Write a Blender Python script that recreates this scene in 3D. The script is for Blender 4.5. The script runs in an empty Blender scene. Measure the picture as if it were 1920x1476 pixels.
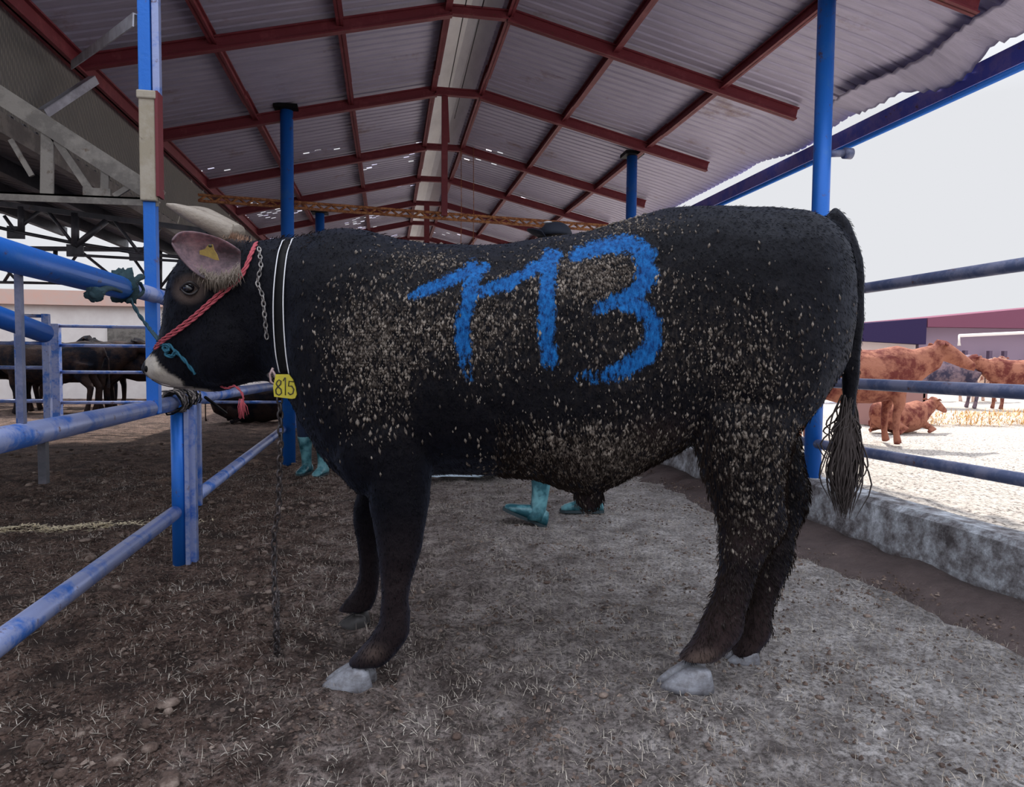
import bpy, math, random
import numpy as np
from mathutils import Vector, Matrix, noise

random.seed(7); rng = np.random.default_rng(7)
S = bpy.context.scene
COL = S.collection

# ---------------------------------------------------------------- camera
CW, CH, FPX, EYE = 1920, 1476, 1300.0, 1.05
def _cam_axes():
    v = np.array([(726 - CW/2)/FPX, -(670 - CH/2)/FPX, -1.0]); yc = v/np.linalg.norm(v)
    xc = np.cross(yc, [0, 1, 0]); xc /= np.linalg.norm(xc)
    return np.array([xc, yc, np.cross(xc, yc)])
CM = _cam_axes()                       # rows: world axes expressed in the camera frame
cam_data = bpy.data.cameras.new('camera'); cam = bpy.data.objects.new('camera', cam_data); COL.objects.link(cam)
cam_data.sensor_fit = 'HORIZONTAL'; cam_data.sensor_width = 36.0; cam_data.lens = FPX*36.0/CW
cam_data.clip_start = 0.05; cam_data.clip_end = 500
cam.matrix_world = Matrix.Translation((0, 0, EYE)) @ Matrix([list(r) for r in CM]).to_4x4()
S.camera = cam

# ---------------------------------------------------------------- light and exposure
S.view_settings.view_transform = 'Standard'; S.view_settings.look = 'None'
S.view_settings.gamma = 1.0; S.view_settings.exposure = 0.25; S.view_settings.use_curve_mapping = False
world = bpy.data.worlds.new('hazy_sky'); S.world = world; world.use_nodes = True
wb = world.node_tree.nodes['Background']
# hazy overcast sky, brighter overhead than at the horizon
_wn = world.node_tree; _tc = _wn.nodes.new('ShaderNodeTexCoord'); _sx = _wn.nodes.new('ShaderNodeSeparateXYZ'); _cr = _wn.nodes.new('ShaderNodeValToRGB')
_wn.links.new(_tc.outputs['Generated'], _sx.inputs[0]); _wn.links.new(_sx.outputs[2], _cr.inputs[0]); _wn.links.new(_cr.outputs[0], wb.inputs['Color'])
_cr.color_ramp.elements[0].position = 0.30; _cr.color_ramp.elements[0].color = (0.33, 0.335, 0.35, 1)
_cr.color_ramp.elements[1].position = 0.80; _cr.color_ramp.elements[1].color = (0.87, 0.91, 1.0, 1)
wb.inputs['Strength'].default_value = 2.0
sun_d = bpy.data.lights.new('sun', 'SUN'); sun_d.energy = 5.0; sun_d.angle = math.radians(1.5); sun_d.color = (1, 0.93, 0.84)
sun = bpy.data.objects.new('sun', sun_d); COL.objects.link(sun)
sun.rotation_euler = (-Vector((-0.24, -0.55, -0.80))).to_track_quat('Z', 'Y').to_euler()

# ---------------------------------------------------------------- pixel helpers (construction only: real positions at real depths)
def ray(px, py):
    return CM @ np.array([(px - CW/2)/FPX, -(py - CH/2)/FPX, -1.0])
def at(px, py, X=None, Y=None, z=None):
    r = ray(px, py)
    t = X/r[0] if X is not None else Y/r[1] if Y is not None else (z - EYE)/r[2]
    p = r*t; p[2] += EYE
    return Vector(p)
FH = np.array([-CM[0][2], -CM[1][2], 0.0]); FH /= np.linalg.norm(FH)       # horizontal view direction
RH = np.array([FH[1], -FH[0], 0.0])
def BP(px, py, d):
    r = ray(px, py); p = r*(d/np.dot(r, FH)); p[2] += EYE
    return p
def topx(P):                                  # world points (n,3) -> pixels
    q = (np.asarray(P) - [0, 0, EYE]) @ CM
    return CW/2 + FPX*q[:, 0]/-q[:, 2], CH/2 - FPX*q[:, 1]/-q[:, 2]

# ---------------------------------------------------------------- object helpers
def tag(o, label=None, cat=None, group=None, kind=None):
    if label: o['label'] = label
    if cat: o['category'] = cat
    if group: o['group'] = group
    if kind: o['kind'] = kind
    return o
def empty(name, loc, rz=0.0):
    o = bpy.data.objects.new(name, None); COL.objects.link(o); o.location = loc; o.rotation_euler = (0, 0, rz); o.empty_display_size = 0.1
    return o
class MB:
    def __init__(s): s.v = []; s.f = []; s.sm = []
    def add(s, vs, fs, smooth=True):
        b = len(s.v); s.v += [tuple(float(c) for c in v) for v in vs]
        s.f += [tuple(i + b for i in f) for f in fs]; s.sm += [smooth]*len(fs); return s
    def box(s, c, d, rot=None):
        c = Vector(c); vs = []
        for i in (-1, 1):
            for j in (-1, 1):
                for k in (-1, 1):
                    p = Vector((i*d[0]/2, j*d[1]/2, k*d[2]/2))
                    if rot is not None: p = rot @ p
                    vs.append(c + p)
        return s.add(vs, [(0,1,3,2),(4,6,7,5),(0,4,5,1),(2,3,7,6),(0,2,6,4),(1,5,7,3)], False)
    def beam(s, a, b, w, h, up=(0,0,1)):       # rectangular bar from a to b
        a = Vector(a); b = Vector(b); d = (b - a); L = d.length; y = d.normalized()
        x = y.cross(Vector(up)); x = x.normalized() if x.length > 1e-5 else Vector((1, 0, 0)); z = x.cross(y)
        return s.box((a + b)/2, (w, L, h), Matrix((x, y, z)).transposed())
    def angle(s, a, b, w, t=0.006, up=(0,0,1)):  # L-section steel
        a = Vector(a); b = Vector(b); y = (b - a).normalized(); x = y.cross(Vector(up)).normalized(); z = x.cross(y)
        s.beam(a + z*(w/2 - t/2), b + z*(w/2 - t/2), w, t, up); s.beam(a - x*(w/2 - t/2), b - x*(w/2 - t/2), t, w, up); return s
    def chan(s, a, b, w, h, t=0.008, up=(0,0,1)):  # C / I section steel
        a = Vector(a); b = Vector(b); y = (b - a).normalized(); x = y.cross(Vector(up)).normalized(); z = x.cross(y)
        s.beam(a + z*(h/2 - t/2), b + z*(h/2 - t/2), w, t, up); s.beam(a - z*(h/2 - t/2), b - z*(h/2 - t/2), w, t, up)
        s.beam(a, b, t, h, up); return s
    def rings(s, rs, caps=True, smooth=True):
        n = len(rs[0]); vs = [p for r in rs for p in r]; fs = []
        for i in range(len(rs) - 1):
            for j in range(n):
                k = (j + 1) % n; fs.append((i*n + j, i*n + k, (i+1)*n + k, (i+1)*n + j))
        if caps: fs += [tuple(range(n))[::-1], tuple((len(rs)-1)*n + j for j in range(n))]
        return s.add(vs, fs, smooth)
    def tube(s, pts, rad, n=12, caps=True, flat=1.0):
        pts = [Vector(p) for p in pts]; m = len(pts)
        rad = rad if hasattr(rad, '__len__') else [rad]*m
        T = [(pts[min(i+1, m-1)] - pts[max(i-1, 0)]).normalized() for i in range(m)]
        u = T[0].orthogonal().normalized(); rs = []
        for i in range(m):
            u = (u - T[i]*u.dot(T[i])); u = u.normalized() if u.length > 1e-6 else T[i].orthogonal().normalized()
            w = T[i].cross(u)
            rs.append([pts[i] + (u*math.cos(a)*flat + w*math.sin(a))*rad[i] for a in [2*math.pi*k/n for k in range(n)]])
        return s.rings(rs, caps)
    def cyl(s, a, b, r, n=16): return s.tube([a, b], r, n)
    def ell(s, c, r, n=16, m=10, rot=None):
        c = Vector(c); rs = []
        for i in range(m + 1):
            th = math.pi*(0.02 + 0.96*i/m); ring = []
            for k in range(n):
                a = 2*math.pi*k/n; p = Vector((r[0]*math.sin(th)*math.cos(a), r[1]*math.sin(th)*math.sin(a), r[2]*math.cos(th)))
                ring.append(c + (rot @ p if rot is not None else p))
            rs.append(ring)
        return s.rings(rs)
    def mesh(s, name):
        me = bpy.data.meshes.new(name); me.from_pydata(s.v, [], s.f); me.validate()
        if len(me.polygons) == len(s.sm): me.polygons.foreach_set('use_smooth', s.sm)
        me.update(); return me
    def build(s, name, mat, parent=None, loc=None, bevel=0):
        """one mesh object; for a top-level object loc becomes its origin, for a part the parent's location is removed"""
        off = Vector(loc) if loc is not None else (parent_origin(parent) if parent else Vector((0, 0, 0)))
        s.v = [(x - off.x, y - off.y, z - off.z) for x, y, z in s.v]
        o = bpy.data.objects.new(name, s.mesh(name)); COL.objects.link(o)
        if parent: o.parent = parent
        else: o.location = off
        if mat: o.data.materials.append(mat)
        if bevel:
            b = o.modifiers.new('bevel', 'BEVEL'); b.width = bevel; b.segments = 2; b.limit_method = 'ANGLE'
        return o
def parent_origin(p):
    v = Vector((0, 0, 0))
    while p is not None: v += p.location; p = p.parent
    return v
def struct(o): o['kind'] = 'structure'; return o
def crs(pts, k=8):                             # Catmull-Rom through points
    P = [np.array(p, float) for p in pts]; P = [2*P[0]-P[1]] + P + [2*P[-1]-P[-2]]; out = []
    for i in range(1, len(P)-2):
        for j in range(k):
            t = j/k; a, b, c, d = P[i-1:i+3]
            out.append(0.5*((2*b) + (-a+c)*t + (2*a-5*b+4*c-d)*t*t + (-a+3*b-3*c+d)*t**3))
    return out + [P[-2]]

# ---------------------------------------------------------------- materials
def mat(name, col=(.5,.5,.5), rough=.6, metal=0.0, spec=None):
    m = bpy.data.materials.new(name); m.use_nodes = True; b = m.node_tree.nodes['Principled BSDF']
    b.inputs['Base Color'].default_value = (*col, 1); b.inputs['Roughness'].default_value = rough; b.inputs['Metallic'].default_value = metal
    if spec is not None: b.inputs['Specular IOR Level'].default_value = spec
    return m
class NT:
    def __init__(s, m): s.t = m.node_tree; s.b = s.t.nodes['Principled BSDF']
    def n(s, typ, **kw):
        nd = s.t.nodes.new(typ)
        for k, v in kw.items(): setattr(nd, k, v)
        return nd
    def l(s, a, b): s.t.links.new(a, b)
    def obj(s, scale=(1,1,1)):
        tc = s.n('ShaderNodeTexCoord'); mp = s.n('ShaderNodeMapping'); mp.inputs['Scale'].default_value = scale
        s.l(tc.outputs['Object'], mp.inputs['Vector']); return mp.outputs[0]
    def noise(s, vec, scale, detail=4, rough=.6):
        nd = s.n('ShaderNodeTexNoise'); nd.inputs['Scale'].default_value = scale; nd.inputs['Detail'].default_value = detail; nd.inputs['Roughness'].default_value = rough
        if vec: s.l(vec, nd.inputs['Vector'])
        return nd.outputs[0]
    def ramp(s, fac, stops):
        nd = s.n('ShaderNodeValToRGB'); el = nd.color_ramp.elements
        while len(el) < len(stops): el.new(0.5)
        for e, (p, c) in zip(el, stops): e.position = p; e.color = (*c, 1) if len(c) == 3 else c
        s.l(fac, nd.inputs[0]); return nd.outputs[0]
    def mix(s, fac, a, b):
        nd = s.n('ShaderNodeMix', data_type='RGBA')
        for sock, v in ((nd.inputs[0], fac), (nd.inputs[6], a), (nd.inputs[7], b)):
            if isinstance(v, (int, float)): sock.default_value = v
            elif isinstance(v, tuple): sock.default_value = (*v, 1)
            else: s.l(v, sock)
        return nd.outputs[2]
    def math(s, op, a, b=0.0, clamp=False):
        nd = s.n('ShaderNodeMath', operation=op, use_clamp=clamp)
        for sock, v in ((nd.inputs[0], a), (nd.inputs[1], b)):
            if isinstance(v, (int, float)): sock.default_value = v
            else: s.l(v, sock)
        return nd.outputs[0]
    def bump(s, h, strength=.4, dist=.01):
        nd = s.n('ShaderNodeBump'); nd.inputs['Strength'].default_value = strength; nd.inputs['Distance'].default_value = dist
        s.l(h, nd.inputs['Height']); s.l(nd.outputs[0], s.b.inputs['Normal']); return nd.outputs[0]
    def col(s, c): s.l(c, s.b.inputs['Base Color'])
def attr(t, name):
    a = t.n('ShaderNodeAttribute'); a.attribute_name = name; return a
def paint_mat(name, c1, worn, rust=(.12,.05,.03), amount=.5, rough=.42, metal=0.25, scale=6):
    m = mat(name, c1, rough, metal); t = NT(m); v = t.obj()
    f1 = t.ramp(t.noise(v, scale, 6, .7), [(amount-.06, (0,0,0)), (amount+.06, (1,1,1))])
    f2 = t.ramp(t.noise(v, scale*2.3, 8, .75), [(.60, (0,0,0)), (.68, (1,1,1))])
    t.col(t.mix(f2, t.mix(f1, c1, worn), rust)); t.bump(t.noise(v, 60, 4), .25, .004); return m
M = {}
M['blue'] = paint_mat('blue_paint', (.012,.15,.62), (.035,.18,.60), amount=.60)
M['blue_worn'] = paint_mat('worn_blue_paint', (.05,.17,.58), (.30,.36,.62), amount=.47, metal=.35, rough=.38)
M['blue_dark'] = paint_mat('faded_blue_paint', (.075,.10,.20), (.17,.185,.29), amount=.5)
M['red'] = paint_mat('red_oxide_paint', (.15,.016,.026), (.20,.035,.045), rust=(.10,.03,.015), amount=.58, metal=0.0, rough=.6)
M['rust'] = paint_mat('rusty_steel', (.22,.075,.03), (.45,.20,.08), rust=(.05,.02,.012), amount=.5, metal=0.0, rough=.85, scale=30)
M['grey_steel'] = paint_mat('grey_steel', (.125,.115,.108), (.21,.195,.18), rust=(.09,.06,.04), amount=.5, metal=.3)
M['galv'] = paint_mat('galvanised_steel', (.42,.43,.50), (.58,.60,.68), rust=(.22,.18,.16), amount=.5, metal=.5)
M['dark_steel'] = paint_mat('dark_steel', (.05,.055,.07), (.08,.08,.10), rust=(.06,.03,.02), amount=.5, metal=.3)
M['beige'] = paint_mat('beige_cladding', (.33,.29,.22), (.40,.36,.30), rust=(.2,.17,.13), amount=.5, metal=0, rough=.7)
M['black'] = mat('black_rubber', (.004,.004,.005), .6, 0, .15)
M['white'] = mat('white_stitching', (.75,.76,.80), .6)
M['purple'] = paint_mat('eave_paint', (.07,.09,.45), (.16,.14,.45), amount=.5, metal=.2)

m = mat('corrugated_sheet', (.3,.3,.32), .45, .35); t = NT(m); v = t.obj((1,1,1)); v2 = t.obj((1.2,9,1))
c = t.mix(t.noise(v2, 2.5, 5, .65), (.275,.255,.35), (.54,.505,.65))
c = t.mix(t.ramp(t.noise(v, 1.6, 6, .7), [(.60,(0,0,0)),(.72,(1,1,1))]), c, (.26,.19,.20)); t.col(c)
t.bump(t.noise(v2, 14, 4), .3, .01); M['sheet'] = m
m = mat('weathered_sheet', (.2,.2,.22), .6, .2); t = NT(m); v = t.obj(); c = t.mix(t.noise(v, 3, 6, .7), (.12,.13,.17), (.30,.29,.31)); t.col(c); t.bump(t.noise(v, 30, 5), .5, .01); M['sheet_old'] = m
m = mat('woven_panel', (.2,.2,.18), .8); t = NT(m); v = t.obj((1,1,1))
w1 = t.n('ShaderNodeTexWave', wave_type='BANDS', bands_direction='DIAGONAL'); w1.inputs['Scale'].default_value = 9; w1.inputs['Distortion'].default_value = 3; t.l(v, w1.inputs['Vector'])
w2 = t.n('ShaderNodeTexWave', wave_type='BANDS', bands_direction='Y'); w2.inputs['Scale'].default_value = 14; w2.inputs['Distortion'].default_value = 2; t.l(v, w2.inputs['Vector'])
f = t.math('MULTIPLY', w1.outputs[1], w2.outputs[1]); t.col(t.mix(t.math('MULTIPLY', f, t.noise(v, 5, 5)), (.13,.125,.12), (.34,.31,.27))); t.bump(f, .5, .01); M['woven'] = m

m = mat('mud_ground', (.1,.08,.07), .95, 0, .2); t = NT(m); v = t.obj()
big = t.ramp(t.noise(v, .9, 4, .6), [(.35,(0,0,0)),(.65,(1,1,1))]); mid = t.noise(v, 7, 8, .75); fine = t.noise(v, 55, 8, .75)
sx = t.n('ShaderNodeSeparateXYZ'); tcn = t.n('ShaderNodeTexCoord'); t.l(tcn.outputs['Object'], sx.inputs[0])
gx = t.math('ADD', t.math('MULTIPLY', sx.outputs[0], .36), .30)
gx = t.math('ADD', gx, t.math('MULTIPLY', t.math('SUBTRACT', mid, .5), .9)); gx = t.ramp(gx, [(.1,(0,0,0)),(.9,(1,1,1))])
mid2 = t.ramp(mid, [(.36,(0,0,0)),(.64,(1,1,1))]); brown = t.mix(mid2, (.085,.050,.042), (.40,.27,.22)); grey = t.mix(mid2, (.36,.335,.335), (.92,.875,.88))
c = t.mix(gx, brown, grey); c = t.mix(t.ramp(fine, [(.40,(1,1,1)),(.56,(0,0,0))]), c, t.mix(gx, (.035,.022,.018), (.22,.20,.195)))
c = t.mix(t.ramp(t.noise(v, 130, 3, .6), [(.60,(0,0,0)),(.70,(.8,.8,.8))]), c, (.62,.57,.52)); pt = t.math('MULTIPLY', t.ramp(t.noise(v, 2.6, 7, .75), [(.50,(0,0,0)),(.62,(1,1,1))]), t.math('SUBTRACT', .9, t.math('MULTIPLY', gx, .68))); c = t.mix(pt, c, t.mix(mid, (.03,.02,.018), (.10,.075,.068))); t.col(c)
t.bump(t.math('ADD', mid, t.math('MULTIPLY', fine, .5)), 1.0, .07); M['mud'] = m
m = mat('trampled_straw', (.4,.36,.30), .8); t = NT(m); t.col(t.ramp(t.noise(t.obj(), 4, 3), [(.3,(.16,.12,.10)),(.5,(.42,.37,.32)),(.7,(.80,.75,.68))])); M['straw'] = m
M['straw_gold'] = mat('golden_straw', (.62,.36,.12), .8)
m = mat('outside_soil', (.5,.45,.4), .95); t = NT(m); v = t.obj(); mid = t.noise(v, 9, 8, .75)
c = t.mix(mid, (.30,.25,.23), (.85,.80,.72)); c = t.mix(t.ramp(t.noise(v, 40, 6, .7), [(.38,(1,1,1)),(.52,(0,0,0))]), c, (.10,.08,.07)); t.col(c); t.bump(mid, .8, .04); M['soil'] = m
m = mat('concrete', (.3,.3,.3), .9); t = NT(m); v = t.obj((1,1,1)); a = t.noise(v, 7, 8, .75)
c = t.ramp(a, [(.38,(.07,.06,.065)),(.47,(.20,.195,.21)),(.55,(.36,.38,.42)),(.66,(.66,.70,.78))])
sx = t.n('ShaderNodeSeparateXYZ'); tcn = t.n('ShaderNodeTexCoord'); t.l(tcn.outputs['Object'], sx.inputs[0])
low = t.ramp(t.math('ADD', sx.outputs[2], t.math('MULTIPLY', t.noise(v, 12, 5), .12)), [(.10,(1,1,1)),(.16,(0,0,0))])
t.col(t.mix(low, c, (.065,.035,.032))); t.bump(t.noise(v, 25, 8, .7), .8, .02); M['concrete'] = m
m = mat('wall_render', (.7,.68,.66), .9); t = NT(m); t.col(t.mix(t.noise(t.obj(), 2.5, 7, .7), (.95,.92,.90), (.60,.53,.52))); M['render'] = m
m = mat('wall_coping', (.5,.25,.18), .9); t = NT(m); t.col(t.mix(t.noise(t.obj(), 3, 6, .7), (.80,.42,.32), (.60,.55,.52))); M['coping'] = m

# ================================================================ GROUND
def nz(x, y, s, sd=0): return noise.noise(Vector((x*s, y*s, sd)))
def ground_h(x, y):
    a = 0.020*nz(x, y, 1.1) + 0.016*nz(x, y, 4.2, 3) + 0.012*nz(x, y, 11, 5)
    r = abs(nz(x, y, 7.0, 9)); k = 1.0 if x < 0.3 else max(.45, 1 - (x - .3)*.5)
    return (a*1.4 + 0.032*(r - .25))*k - 0.012
def grid(xs, ys, hf):
    mb = MB(); nx, ny = len(xs), len(ys)
    vs = [(x, y, hf(x, y)) for y in ys for x in xs]
    fs = [(j*nx+i, j*nx+i+1, (j+1)*nx+i+1, (j+1)*nx+i) for j in range(ny-1) for i in range(nx-1)]
    return mb.add(vs, fs, True)
ys = [-1.0]
while ys[-1] < 30: ys.append(ys[-1] + (0.03 if ys[-1] < 4 else 0.05 if ys[-1] < 7 else 0.25))
xs = list(np.arange(-9, -3.2, .2)) + list(np.arange(-3.2, 2.62, .035))
struct(grid(xs, ys, ground_h).build('floor', M['mud']))
far = MB().add([(-80,-30,-.06),(2.6,-30,-.06),(2.6,120,-.06),(-80,120,-.06)], [(0,1,2,3)], False); struct(far.build('floor_outer', M['mud']))
def out_h(x, y):
    base = .26 - .26*min(1, max(0, (x - 3.0)/3.0)); return base + .03*nz(x, y, 2.0, 2) + .025*nz(x, y, 6.5, 8)
xs = list(np.arange(2.66, 7.0, .06)) + list(np.arange(7.0, 60, .8)); ys2 = list(np.arange(-2, 9, .08)) + list(np.arange(9, 110, 1.0))
struct(grid(xs, ys2, out_h).build('floor_yard', M['soil']))
# concrete kerb
mb = MB(); N = 140; rs = []
for i in range(N + 1):
    y = -1 + 26*i/N; j = .012*nz(0, y, 3); k = .012*nz(1, y, 5, 4)
    rs.append([Vector((2.54 + j, y, -.05)), Vector((2.535 + k, y, .10)), Vector((2.56 + j, y, .29 + k)), Vector((2.59, y, .315 + k)), Vector((2.74, y, .31 + j)), Vector((2.76, y, -.05))])
mb.rings(rs, smooth=False); struct(mb.build('wall_kerb', M['concrete']))
# muddy skirt along the kerb
mb = MB(); rs = []; N = 420
for i in range(N + 1):
    y = -1 + 26*i/N; w = .03*nz(6, y, 14) + .22 + .16*nz(3, y, 1.3) + .08*nz(5, y, 5)
    rs.append([Vector((2.56, y, .085 + .03*nz(7, y, 4))), Vector((2.50 - w*.35, y, .05 + .03*nz(8, y, 5) + .02*nz(8, y, 13))), Vector((2.50 - w*.7, y, .022 + .02*nz(9, y, 6) + .015*nz(9, y, 17))), Vector((2.5 - w, y, .004)), Vector((2.4 - w, y, -.05)), Vector((2.56, y, -.05))])
mb.rings(rs); m = mat('damp_mud', (.06,.035,.032), .8); t = NT(m); v = t.obj(); t.col(t.mix(t.noise(v, 9, 7, .7), (.03,.02,.02), (.17,.125,.12))); t.bump(t.noise(v, 16, 7, .7), .8, .04); M['damp'] = m
tag(mb.build('mud_bank', M['damp']), 'dark damp mud banked along the foot of the concrete kerb', 'mud', kind='stuff')

# blades of straw and stubble lying and standing on the mud
def blades(n, box, L, W, up, seedh, base=ground_h, dens=None):
    mb = MB(); k = 0
    while k < n:
        x = random.uniform(box[0], box[1]); y = box[2] + (box[3]-box[2])*random.random()**1.5
        if dens and random.random() > dens(x, y): continue
        k += 1; z = base(x, y); a = random.uniform(0, 6.28); l = L*random.uniform(.4, 1.3); e = up*random.random()
        d = Vector((math.cos(a)*(1-e), math.sin(a)*(1-e), e + .08)).normalized()*l
        s = Vector((-math.sin(a), math.cos(a), 0))*W*random.uniform(.5, 1.2); p = Vector((x, y, z))
        mb.add([p - s, p + s, p + d*.6 + s*.7 + Vector((0,0,.002)), p + d, p + d*.6 - s*.7 + Vector((0,0,.002))], [(0,1,2,3,4)], False)
    return mb
tag(blades(42000, (-2.6, 2.35, .8, 7), .028, .0011, .85, 1, dens=lambda x, y: .35 + .65*min(1, max(0, (x+1.2)/2))*(.4 + .9*max(0, nz(x, y, 2.2, 4)+.3))).build('straw_stubble', M['straw']),
    'short dry straw and stubble trampled into the mud floor', 'straw', kind='stuff')
# clods of mud
mb = MB(); k = 0
while k < 1500:
    x = random.uniform(-4.5, 2.3); y = .9 + 8*random.random()**1.4
    if random.random() > (.95 if x < -.4 else .13)*max(.1, .4 + nz(x, y, 1.3, 6)*1.4): continue
    k += 1; r = random.uniform(.006, .026 if x < -.4 else .014); mb.ell((x, y, ground_h(x, y) + r*.15), (r*random.uniform(.8,1.6), r*random.uniform(.8,1.6), r*random.uniform(.4,.8)), 7, 4, Matrix.Rotation(random.uniform(0,3), 3, 'Z'))
k = 0
while k < 16000:                                        # crumbs
    x = random.uniform(-3.2, 2.5); y = 1.0 + 5*random.random()**1.7; n_ = nz(x, y, 3.1, 8)
    if random.random() > (1.0 if x < -.2 or x > 2.1 else .5)*max(.05, .35 + n_*1.8): continue
    k += 1; r = random.uniform(.003, .010); z = ground_h(x, y) + (.02 + .03*random.random() if x > 2.2 else 0); R_ = Matrix.Rotation(random.uniform(0, 3), 3, 'Z'); q = []
    for dx, dy, dz in ((1.3,0,0),(0,1,0),(-1.1,.1,0),(0,-.9,0),(.1,.1,.9),(0,0,-.6)): q.append(Vector((x, y, z + r*.2)) + R_ @ Vector((dx*r*random.uniform(.6,1.3), dy*r*random.uniform(.6,1.3), dz*r*random.uniform(.6,1.2))))
    mb.add(q, [(0,1,4),(1,2,4),(2,3,4),(3,0,4),(1,0,5),(2,1,5),(3,2,5),(0,3,5)], False)
m = mat('dark_clods', (.05,.03,.025), .95); t = NT(m); v = t.obj(); t.col(t.ramp(t.noise(v, 9, 5, .7), [(.35,(.03,.02,.017)),(.5,(.12,.08,.065)),(.66,(.33,.26,.22))])); t.bump(t.noise(v, 60, 6, .7), .8, .01); M['clods'] = m
tag(mb.build('mud_clods', M['clods']), 'dark lumps of churned mud and dung on the floor', 'mud', kind='stuff')
# sunlit strip painted with pale flecks in the left pen; white sheet behind bull
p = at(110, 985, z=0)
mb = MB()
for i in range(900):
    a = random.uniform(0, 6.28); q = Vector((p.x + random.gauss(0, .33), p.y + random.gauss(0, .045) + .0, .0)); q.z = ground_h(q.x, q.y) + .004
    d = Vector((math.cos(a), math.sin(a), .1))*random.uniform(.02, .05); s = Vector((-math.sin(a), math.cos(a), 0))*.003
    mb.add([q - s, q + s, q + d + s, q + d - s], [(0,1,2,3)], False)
tag(mb.build('painted_sun_strip', mat('painted_sun_strip', (.85,.74,.52), .7)), 'painted strip of sunlight made of pale flecks in the pen behind the left rail', 'straw', kind='stuff')
p = at(882, 890, z=0.02); q = MB(); n = 12
vs = []; fs = []
for j in range(n+1):
    for i in range(n+1):
        u, w = i/n - .5, j/n - .5; vs.append((p.x + u*.62 + .1*w, p.y + w*.30, .03 + .03*nz(u*6, w*6, 1, 3) + .02*abs(u)))
for j in range(n):
    for i in range(n): fs.append((j*(n+1)+i, j*(n+1)+i+1, (j+1)*(n+1)+i+1, (j+1)*(n+1)+i))
o = q.add(vs, fs).build('plastic_sheet', mat('pale_blue_plastic', (.62,.78,.92), .3), loc=(p.x, p.y, 0)); sm = o.modifiers.new('s', 'SOLIDIFY'); sm.thickness = .004
tag(o, 'pale blue-white plastic sheet lying on the mud behind the bull', 'sheet')

# ================================================================ MAIN SHED ROOF
XL, XR, RL, RR, ZRIDGE, SL = -2.13, 3.87, .48, .93, EYE + 2.66, .235
def roof_z(x): return ZRIDGE if RL <= x <= RR else ZRIDGE - SL*((RL - x) if x < RL else (x - RR))
def corrugated(x0, x1, y0, y1, zf, pitch=.105, amp=.011, seg=.07, holes=None, edge=None):
    prof = [(0, 0), (.32, 0), (.42, 1), (.58, 1), (.68, 0)]
    ysl = []; y = y0
    while y < y1:
        for a, b in prof: ysl.append((y + a*pitch, b*amp))
        y += pitch
    nxs = max(2, int(abs(x1 - x0)/seg)); mb = MB(); vs = []; fs = []
    for j, (y, dz) in enumerate(ysl):
        for i in range(nxs + 1):
            x = x0 + (x1-x0)*i/nxs; z = zf(x) + dz + .008*nz(x, y, .9, 2)
            if edge: x, z = edge(x, y, z)
            vs.append((x, y, z))
    for j in range(len(ysl) - 1):
        for i in range(nxs):
            if holes and holes(vs[j*(nxs+1)+i]): continue
            fs.append((j*(nxs+1)+i, j*(nxs+1)+i+1, (j+1)*(nxs+1)+i+1, (j+1)*(nxs+1)+i))
    return mb.add(vs, fs, False)
def hl(p):
    x, y, z = p
    if y < 7.4: return False
    c = nz(x, y, .8, 31)
    return y > 8.6 and c > .12 and random.random() < .045 + .1*(c > .3)
def hr(p):
    x, y, z = p
    return y > 8.3 and nz(x, y, .7, 57) > .15 and random.random() < .02
def redge(x, y, z):                                 # ragged, drooping free edge of the sheets
    k = max(0, (x - 3.35)/.45); w = nz(y, 0, 1.6, 12)
    return x + k*.05*w - .02, z - k*(.02 + .10*max(0, nz(y, 4, .9, 3)))
RY0, RY1 = 3.25, 23.0
struct(corrugated(XL - .05, RL + .02, RY0, RY1, lambda x: roof_z(x) + .085, holes=hl).build('ceiling_left', M['sheet']))
struct(corrugated(RR - .02, XR - .05, RY0, RY1, lambda x: roof_z(x) + .085, holes=hr, edge=redge).build('ceiling_right', M['sheet']))
mb = MB(); xm = (RL + RR)/2
for a, b, za, zb in ((RL-.08, xm - .04, .10, .17), (xm - .04, xm + .04, .17, .17), (xm + .04, RR + .08, .17, .10)):
    mb.add([(a, RY0, ZRIDGE+za), (b, RY0, ZRIDGE+zb), (b, RY1, ZRIDGE+zb), (a, RY1, ZRIDGE+za)], [(0,1,2,3)], False)
m = mat('ridge_sheet', (.5,.5,.48), .5, .2); t = NT(m); v = t.obj((3, .8, 1)); t.col(t.mix(t.noise(v, 3, 5, .7), (.85,.84,.84), (.50,.48,.50))); M['ridge'] = m
struct(mb.build('ceiling_ridge', M['ridge']))
G = 'red painted roof rafters'
frames = [3.62, 5.45, 7.10, 8.95, 10.55, 12.2, 14.0, 15.8, 17.6, 19.4]
ordn = ['nearest', 'second', 'third', 'fourth', 'fifth', 'sixth', 'seventh', 'eighth', 'ninth', 'farthest']
for i, Y in enumerate(frames):
    r = empty('rafter', (0, Y, 0)); tag(r, 'red painted steel rafter across the shed roof, %s from the camera' % ordn[i], 'rafter', G)
    for a, b in (((XL, roof_z(XL)), (RL, ZRIDGE)), ((RR, ZRIDGE), (3.40, roof_z(3.40)))):
        MB().chan((a[0], Y, a[1]), (b[0], Y, b[1]), .055, .10, .012, (0, 0, 1)).build('rafter_beam', M['red'], r)
    MB().chan((RL - .01, Y, ZRIDGE), (RR + .01, Y, ZRIDGE), .05, .075, .012).build('ridge_tie', M['red'], r)
pur = [(RL - .02, 'left side of the ridge strip', 0), (RR + .01, 'right side of the ridge strip', 0), (-.345, 'left slope nearest the ridge', 0), (-1.24, 'middle of the left slope', 0),
       (1.80, 'right slope nearest the ridge', 0), (2.72, 'right slope over the row of blue posts', 0)]
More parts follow.
